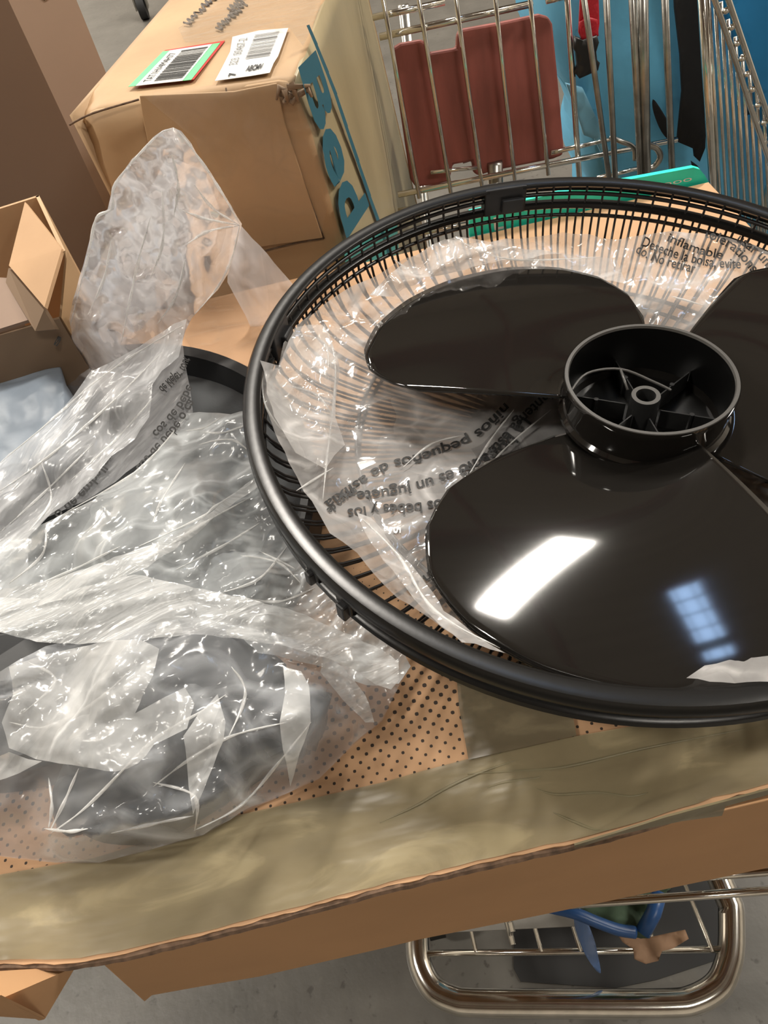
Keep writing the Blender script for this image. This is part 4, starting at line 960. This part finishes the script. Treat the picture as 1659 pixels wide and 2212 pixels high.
# pale blue wrap at the left edge
t = thing('foam_pouch', 'pale blue-grey wrapped pouch with white frayed edge at the left, beside the peaked bag', 'pouch', tuple(P(40, 900, ZT)))
def Sfo(px, py):
    e = min(1.0, max(0.0, (py-775-max(0, (100-px))*0.35)/60.0))
    return P(px, py, 0.978-0.03*(1-e)**2+0.005*noise.noise(Vector((px*.02, py*.02, 3))))
o = sheet('pouch', sm2([(-100, 900), (0, 826), (30, 800), (60, 785), (100, 778), (128, 784), (140, 850), (130, 940), (90, 1000), (0, 1060), (-100, 1110)], 3), Sfo, 12, M['palefoam'], None, seed=21)
sd = o.modifiers.new('thick', 'SOLIDIFY'); sd.thickness = 0.025; sd.offset = -1
put(o, t)
path = smoothp([Sfo(*p) for p in ((-60, 862), (0, 822), (20, 805), (50, 788), (90, 776), (125, 782))], 10)
m = MB(); rnd = random.Random(2); m.tube(path, [0.0035+rnd.uniform(-.0012, .002) for _ in path], 8); o = m.obj('frayed_edge', M['palefoam_edge'], None); put(o, t)

# ------------------------------------------------------------------ cart below (near)
ct = thing('shopping_cart', 'chrome cart with rounded lower tray frame, under the large box at lower right', 'shopping cart', (0.11, 0.4, 0.0))
ZR = 0.20; r0 = 0.0165
pl_ = [P(905, 1960, ZR), P(902, 2040, ZR), P(910, 2090, ZR), P(935, 2135, ZR), P(975, 2158, ZR), P(1030, 2166, ZR), P(1250, 2168, ZR), P(1440, 2168, ZR), P(1500, 2160, ZR), P(1550, 2130, ZR), P(1572, 2085, ZR), P(1580, 2040, ZR), P(1580, 1960, ZR)]
a0 = Vector((pl_[0].x-0.01, 0.64, ZR)); a1 = Vector((pl_[-1].x+0.01, 0.85, ZR))
m = MB(); m.tube([a0]+smoothp(pl_, 6)+[a1], r0, 20); m.obj('tray_frame', M['chrome'], ct, smooth=True)
m = MB(); m.tube([P(920, 2060, ZR+.006), P(1566, 2050, ZR+.006)], 0.0042, 10)
for px in (1028, 1170, 1255, 1420, 1540):
    a = P(px, 2056, ZR+.008); m.tube([a, Vector((a.x*0.97, 0.62, ZR+.008))], 0.003, 8)
for y in (0.30, 0.45, 0.60): m.tube([(a0.x, y, ZR+.006), (a1.x, y, ZR+.006)], 0.0035, 8)
m.obj('tray_wire', M['chrome'], ct, smooth=True)
ZK = 0.64
k0, k1 = P(1240, 1953, ZK), P(1659, 1924, ZK)
dirk = (k1-k0).normalized(); kk0 = k0-dirk*0.05; kk1 = k1+dirk*0.12
m = MB(); m.tube([kk0, kk1], 0.0036, 10); m.tube([kk0+Vector((0, 0, 0.012))+Vector((0, .012, 0)), kk1+Vector((0, .012, 0.012))], 0.0036, 10)
xs = [kk0.x+(kk1.x-kk0.x)*i/6 for i in range(7)]
for x in xs: m.tube([(x, kk0.y+0.006, ZK+0.01), (x, kk0.y+0.09, 0.34), (x, 0.62, 0.33)], 0.0022, 6)
for y in (0.25, 0.4, 0.55): m.tube([(kk0.x, y, 0.335), (kk1.x, y, 0.335)], 0.0028, 6)
for x in (kk0.x, kk1.x):
    for z in (0.36, 0.45, 0.54, ZK+0.005): m.tube([(x, kk0.y+0.01, z), (x, 0.63, z)], 0.0034, 8)
    for i in range(10): m.tube([(x, kk0.y+0.02+0.055*i, 0.33), (x, kk0.y+0.02+0.058*i, ZK+0.005)], 0.0022, 6)
m.obj('basket_wire', M['chrome'], ct, smooth=True)
m = MB()
for x in (a0.x, a1.x): m.tube([(x, 0.62, ZR), (x, 0.62, ZK)], 0.012, 12)
m.obj('upright', M['chrome'], ct, smooth=True)
for x, y in ((a0.x, 0.6), (a1.x, 0.6), (a0.x+0.02, 0.25), (a1.x-0.02, 0.25)):
    m = MB(); m.tube([(x-.012, y, .055), (x+.012, y, .055)], 0.055, 24); w_ = m.obj('wheel', M['rubber'], ct, smooth=True, angle=0.6)
    m = MB(); m.box(x-.018, x-.015, y-.015, y+.015, .05, ZR-.01); m.box(x+.015, x+.018, y-.015, y+.015, .05, ZR-.01); m.box(x-.018, x+.018, y-.015, y+.015, ZR-.016, ZR-.008); m.obj('fork', M['chrome_dull'], ct)
for ch in [c for c in COL.objects if c.parent == ct]: ch.location = -ct.location

# things lying on the tray
ZS = ZR+0.02
t = thing('paper_scrap', 'torn brown paper scrap draped over the tray wire', 'paper', tuple(P(1400, 2040, ZS)))
def Sps(px, py): return P(px, py, ZS+0.012*crease(px, py, 28, 0.4, 1.2, 3.0))
o = sheet('scrap', [(1330, 2012), (1385, 2028), (1480, 2008), (1488, 2028), (1455, 2048), (1430, 2055), (1422, 2075), (1395, 2082), (1370, 2072), (1368, 2050), (1345, 2035)], Sps, 8, M['paper_brown'], None); put(o, t)
o.modifiers.new('t', 'SOLIDIFY').thickness = 0.0008
t = thing('plastic_strip', 'pointed blue plastic strip hanging down over the tray wire', 'plastic strip', tuple(P(1270, 2030, 0.30)))
def Sst(px, py): return P(px, py, 0.33-0.12*(py-1960)/140+0.01*sin((px-1240)*0.08))
o = sheet('strip', sm2([(1240, 1966), (1252, 1964), (1268, 1990), (1284, 2030), (1292, 2065), (1298, 2102), (1284, 2092), (1264, 2062), (1250, 2030), (1241, 2000)], 3), Sst, 6, M['ribbon'], None); put(o, t)
o.modifiers.new('t', 'SOLIDIFY').thickness = 0.001
t = thing('folded_tote', 'green folded tote with blue piping lying on the tray under the basket rail', 'tote bag', tuple(P(1350, 1980, ZS)))
def Sgr(px, py): return P(px, py, 0.30+0.015*noise.noise(Vector((px*.02, py*.03, 2))))
o = sheet('cloth', [(1210, 1930), (1450, 1905), (1425, 1960), (1400, 2008), (1350, 2012), (1290, 1998), (1260, 1975), (1190, 1962)], Sgr, 12, M['green_cloth'], None); put(o, t)
o.modifiers.new('t', 'SOLIDIFY').thickness = 0.012
m = MB(); m.tube(smoothp([P(1180, 1958, .325), P(1240, 1972, .33), (P(1290, 1992, .325)), P(1335, 2008, .32), P(1372, 2014, .315)], 5), 0.007, 10); m.tube([P(1388, 2016, .315), P(1412, 1972, .325), P(1425, 1925, .33)], 0.009, 10)
o = m.obj('piping', M['blue_pipe'], None, smooth=True); put(o, t)
t = thing('white_tray_card', 'pale grey card lying flat on the lower tray wires at its left', 'card', tuple(P(1150, 1995, ZS)))
m = MB(); m.slab([P(925, 2016, ZR+.013), P(1300, 1998, ZR+.013), P(1300, 1900, ZR+.013), P(925, 1900, ZR+.013)][::1], 0.003); o = m.obj('card', plain('pale_card', (0.20, 0.19, 0.17), 0.7), None); put(o, t)
t = thing('tray_shade_sheet', 'dark sheet standing in for the shade on the floor below the near cart tray', 'mat', tuple(P(1280, 2110, 0.0)))  # no real mat: added sheet for the shade on the floor
m = MB(); m.slab([P(1110, 2092, .004), P(1125, 2120, .004), P(1330, 2134, .004), P(1420, 2116, .004), P(1560, 2070, .004), P(1560, 1900, .004), P(1110, 1900, .004)], 0.004); o = m.obj('mat', M['rubber'], None); put(o, t)  # dark sheet added for the shade on the floor under the cart

# ------------------------------------------------------------------ far shopping cart
YC = 1.0
wd_ = ray(1400, 3100); wd_ = wd_/abs(wd_.z)
fc = thing('shopping_cart', 'chrome wire shopping cart behind the fan with a red panel in its frame', 'shopping cart', (0.45, 1.3, 0.0))
def topof(b, up_=0.40): return b - wd_*up_
m = MB(); rr = 0.0030
bx0, bx1 = Py(860, 421, YC), Py(1462, 302, YC)
m.tube([bx0, bx1], 0.0042, 10)
for (x0, y0, x1, y1) in ((828, 0, 905, 422), (905, 0, 973, 410), (985, 0, 1041, 398), (1070, 0, 1112, 384), (1145, 0, 1184, 372), (1226, 0, 1252, 392)):
    a = Py(x1, y1, YC-0.004); tp_ = a; b = EYE+ray(x0, y0)*1.0
    # top end lies in the leaning panel
    r_ = ray(x0, y0); pn = Vector((1, 0, 0)).cross(wd_).normalized(); b = EYE + r_*((a-EYE).dot(pn)/r_.dot(pn))
    e = (a-b).normalized(); m.tube([b-e*0.10, a+e*0.004], rr if x0 < 1200 else 0.0042, 8)
pn = Vector((1, 0, 0)).cross(wd_).normalized(); pa = Py(1041, 398, YC)
def LPn(px, py, e=0.0): return Ppl(px, py, pa+pn*e, pn)
sgn = 1 if (EYE-pa).dot(pn) > 0 else -1
for (x0, y0, x1, y1, r_) in ((820, 80, 1150, 8, 0.0045), (805, 38, 960, 5, 0.004), (1180, 1, 1235, -12, 0.0045), (1190, 330, 1330, 298, 0.0035), (930, 372, 1030, 362, 0.003), (1290, 385, 1385, 362, 0.0035), (905, 505, 1015, 482, 0.0035), (905, 492, 1015, 470, 0.0035), (860, 455, 1080, 425, 0.004)):
    m.tube([LPn(x0, y0, -sgn*0.006), LPn(x1, y1, -sgn*0.006)], r_, 8)
m.obj('basket_wire', M['chrome'], fc, smooth=True)
m = MB()
for (x0, x1, r_) in ((1262, 1318, 0.0036), (1310, 1330, 0.0040), (1366, 1385, 0.0046), (1388, 1396, 0.0070), (1436, 1452, 0.0046)):
    yb = 400 if x0 < 1400 else 372
    m.tube([Py(x0-(x1-x0)*0.25, -100, YC-.01), Py(x1, yb, YC-.03)], r_, 10)
m.tube(smoothp([Py(1318, 296, YC), Py(1340, 305, YC-.01), Py(1368, 318, YC-.01), Py(1372, 345, YC-.01)], 4), 0.0035, 8)
m.tube(smoothp([Py(1395, 312, YC-.02), Py(1418, 320, YC-.02), Py(1426, 340, YC-.02), Py(1412, 360, YC-.02), Py(1390, 368, YC-.02)], 6), 0.0045, 10)
m.obj('frame_post', M['chrome_dull'], fc, smooth=True)
# low carriage so that the cart stands on the floor
m = MB()
for x in (0.27, 0.72): m.tube([(x, 1.02, 0.80), (x, 1.02, 0.14), (x, 1.7, 0.14), (x, 1.7, 0.8)], 0.011, 10)
m.tube([(0.27, 1.02, 0.14), (0.72, 1.02, 0.14)], 0.011, 10)
m.obj('carriage', M['chrome_dull'], fc, smooth=True)
for x, y in ((.27, 1.02), (.72, 1.02), (.27, 1.7), (.72, 1.7)):
    m = MB(); m.tube([(x-.012, y, .055), (x+.012, y, .055)], 0.055, 24); m.obj('wheel', M['rubber'], fc, smooth=True, angle=.6)
    m = MB(); m.box(x-.018, x-.015, y-.015, y+.015, .05, .135); m.box(x+.015, x+.018, y-.015, y+.015, .05, .135); m.box(x-.018, x+.018, y-.015, y+.015, .125, .135); m.obj('fork', M['chrome_dull'], fc)
# red panel (notched, ribbed)
def RPn(px, py, e=0.0): return LPn(px, py, -sgn*(0.03+e))
OR_ = [(842, 105), (862, 92), (908, 84), (922, 95), (925, 112), (982, 102), (984, 72), (990, 62), (1080, 46), (1160, 29), (1178, 34), (1188, 50), (1198, 150), (1213, 318), (1210, 332), (1190, 340), (1060, 366), (1030, 376), (1020, 370), (1016, 345), (975, 352), (968, 388), (935, 396), (895, 400), (885, 385), (865, 250)]
m = MB(); m.slab([RPn(*p) for p in OR_], 0.012 if True else 0); rp = m.obj('red_panel', M['red'], fc, bevel=0.003); rp['label'] = 'red plastic panel'
m = MB()
for a_ in ([(846, 120), (920, 112)], [(985, 100), (1184, 62)], [(890, 380), (965, 368)], [(1030, 358), (1208, 322)], [(880, 310), (1205, 262)], [(1000, 350), (1190, 290)]):
    m.tube([RPn(*a_[0], -0.002), RPn(*a_[1], -0.002)], 0.0022, 6)
m.obj('panel_rib', M['red'], rp, smooth=True)
# slanting double rail with beads at right
m = MB(); s1 = smoothp([Py(1530, -40, .90), Py(1580, 105, .90), Py(1632, 262, .90), Py(1690, 430, .90)], 4); s2 = smoothp([Py(1560, -40, .90), Py(1604, 90, .90), Py(1650, 225, .90), Py(1700, 370, .90)], 4)
m.tube(s1, 0.0036, 8); m.tube(s2, 0.0036, 8)
m.obj('slanting_rail', M['chrome'], fc, smooth=True)
m = MB()
for k in range(26):
    t_ = (k+0.5)/26; i = int(t_*(len(s1)-1)); a = s1[i].lerp(s2[i], 0.5)
    f_ = t_*(len(s1)-1)-i; a = s1[i].lerp(s1[min(i+1, len(s1)-1)], f_).lerp(s2[i].lerp(s2[min(i+1, len(s2)-1)], f_), 0.55)
    if k % 2 == 0: m.lathe([(0.0, -.004), (.0035, -.002), (.004, 0), (.0035, .002), (0, .004)], 10, M4=Matrix.Translation(a))
m.obj('rail_bead', M['chrome'], rp.parent, smooth=True)
# right side lattice: close vertical wires
m = MB()
for k in range(15):
    x0 = 1528+k*13; ytop = max(-60, -60 + (x0-1545)*2.9) if x0 > 1545 else -60
    a = Py(x0+ytop*0.06-10, ytop, .97); b = Py(x0+22, 560, .97); m.tube([a, b], 0.0024 if k else 0.006, 7)
m.obj('side_lattice', M['chrome'], fc, smooth=True)
for ch in [c for c in COL.objects if c.parent == fc]: ch.location = -fc.location

# ------------------------------------------------------------------ blue tote bags and straps
t = thing('blue_tote_bag', 'large pale blue tote bag hanging inside the wire cart behind the fan', 'tote bag', (0.60, 1.2, 0.15))
def body(name, outl, y, depth, mat, par, amp=0.012, seed=0.0, step=24):
    def S(px, py):
        p = Py(px, py, y); p.y += amp*noise.noise(Vector((p.x*9, p.z*5, seed))); return p
    o = sheet(name, outl, S, step, mat, None, seed=int(seed)+1)
    sd = o.modifiers.new('thick', 'SOLIDIFY'); sd.thickness = depth
    # thicken away from the viewer
    nrm = sum((pp.normal for pp in o.data.polygons), Vector()); sd.offset = 1.0 if nrm.y > 0 else -1.0
    put(o, par); return o
body('bag_body', [(1222, -60), (1240, 60), (1250, 180), (1290, 320), (1330, 470), (1340, 700), (1720, 700), (1720, 300), (1600, -60)], 1.09, 0.20, M['bluecloth'], t)
body('bag_fold', [(1222, 180), (1258, 190), (1300, 280), (1345, 400), (1335, 410), (1285, 300), (1262, 292), (1245, 240)], 1.07, 0.006, M['bluelight'], t, seed=4)
body('slit_opening', sm2([(1410, 214), (1418, 222), (1436, 250), (1448, 275), (1446, 302), (1430, 285), (1416, 255), (1409, 230)], 3), 1.075, 0.003, M['blackcloth'], t, seed=5, step=10)
t = thing('blue_tote_bag', 'deep blue tote bag at the top right edge behind the slanting rail', 'tote bag', (0.72, 1.02, 0.15))
body('bag_body', [(1560, -60), (1585, 40), (1640, 230), (1720, 460), (1780, 460), (1780, -60)], 1.02, 0.04, M['bluedeep'], t, seed=7)
t = thing('black_strap', 'wide black strap hanging down against the pale blue bag', 'strap', tuple(Py(1490, 300, 1.06)))
body('strap', [(1456, -60), (1460, 20), (1472, 120), (1476, 200), (1466, 285), (1464, 306), (1500, 322), (1502, 340), (1512, 350), (1524, 320), (1528, 200), (1524, 80), (1524, -60)], 1.055, 0.006, M['blackcloth'], t, amp=0.008, seed=8, step=16)
body('strap_tail', [(1496, 352), (1510, 362), (1530, 395), (1518, 392), (1500, 372)], 1.05, 0.004, M['blackcloth'], t, seed=9, step=10)
t = thing('strap_with_buckle', 'red webbing strap ending in a black plastic side-release buckle', 'strap', tuple(Py(1265, 100, 1.03)))
body('webbing', [(1256, -60), (1252, 20), (1250, 70), (1256, 86), (1290, 80), (1294, 50), (1290, -60)], 1.03, 0.004, M['redstrap'], t, amp=0.004, seed=10, step=12)
body('webbing_loop', [(1254, 50), (1272, 38), (1292, 44), (1294, 78), (1275, 86), (1258, 88)], 1.022, 0.004, M['redstrap'], t, amp=0.003, seed=11, step=10)
body('buckle', [(1244, 82), (1260, 88), (1290, 78), (1294, 92), (1288, 112), (1290, 130), (1296, 136), (1292, 152), (1252, 170), (1244, 160), (1250, 145), (1248, 118), (1242, 108)], 1.02, 0.010, M['black_satin'], t, amp=0.0, seed=12, step=12)

# caster of a far cart
wp = P(308, 18, 0.05)
t = thing('caster_wheel', 'small dark caster wheel standing far back on the concrete floor', 'caster', (wp.x, wp.y, 0))
m = MB(); m.tube([(-.02, 0, .06), (.02, 0, .06)], 0.06, 28); m.obj('wheel', M['rubber'], t, smooth=True, angle=.6)
m = MB(); m.box(-.035, -.028, -.03, .03, .05, .17); m.box(.028, .035, -.03, .03, .05, .17); m.box(-.035, .035, -.03, .03, .165, .175); m.obj('fork', M['chrome_dull'], t)
m = MB(); m.tube([(0, 0, .17), (0, 0, .5)], 0.02, 12); m.obj('stem', M['chrome_dull'], t, smooth=True)

# children built in world space under located Empties
for r_ in (bx, bb): 
    for ch in [c for c in COL.objects if c.parent == r_]: ch.location = ch.location - r_.location
for r_ in [o for o in COL.objects if o.type == 'EMPTY' and o.get('label', '').startswith(('plain brown carton', 'tall mauve', 'small open'))]:
    for ch in [c for c in COL.objects if c.parent == r_]: ch.location = ch.location - r_.location
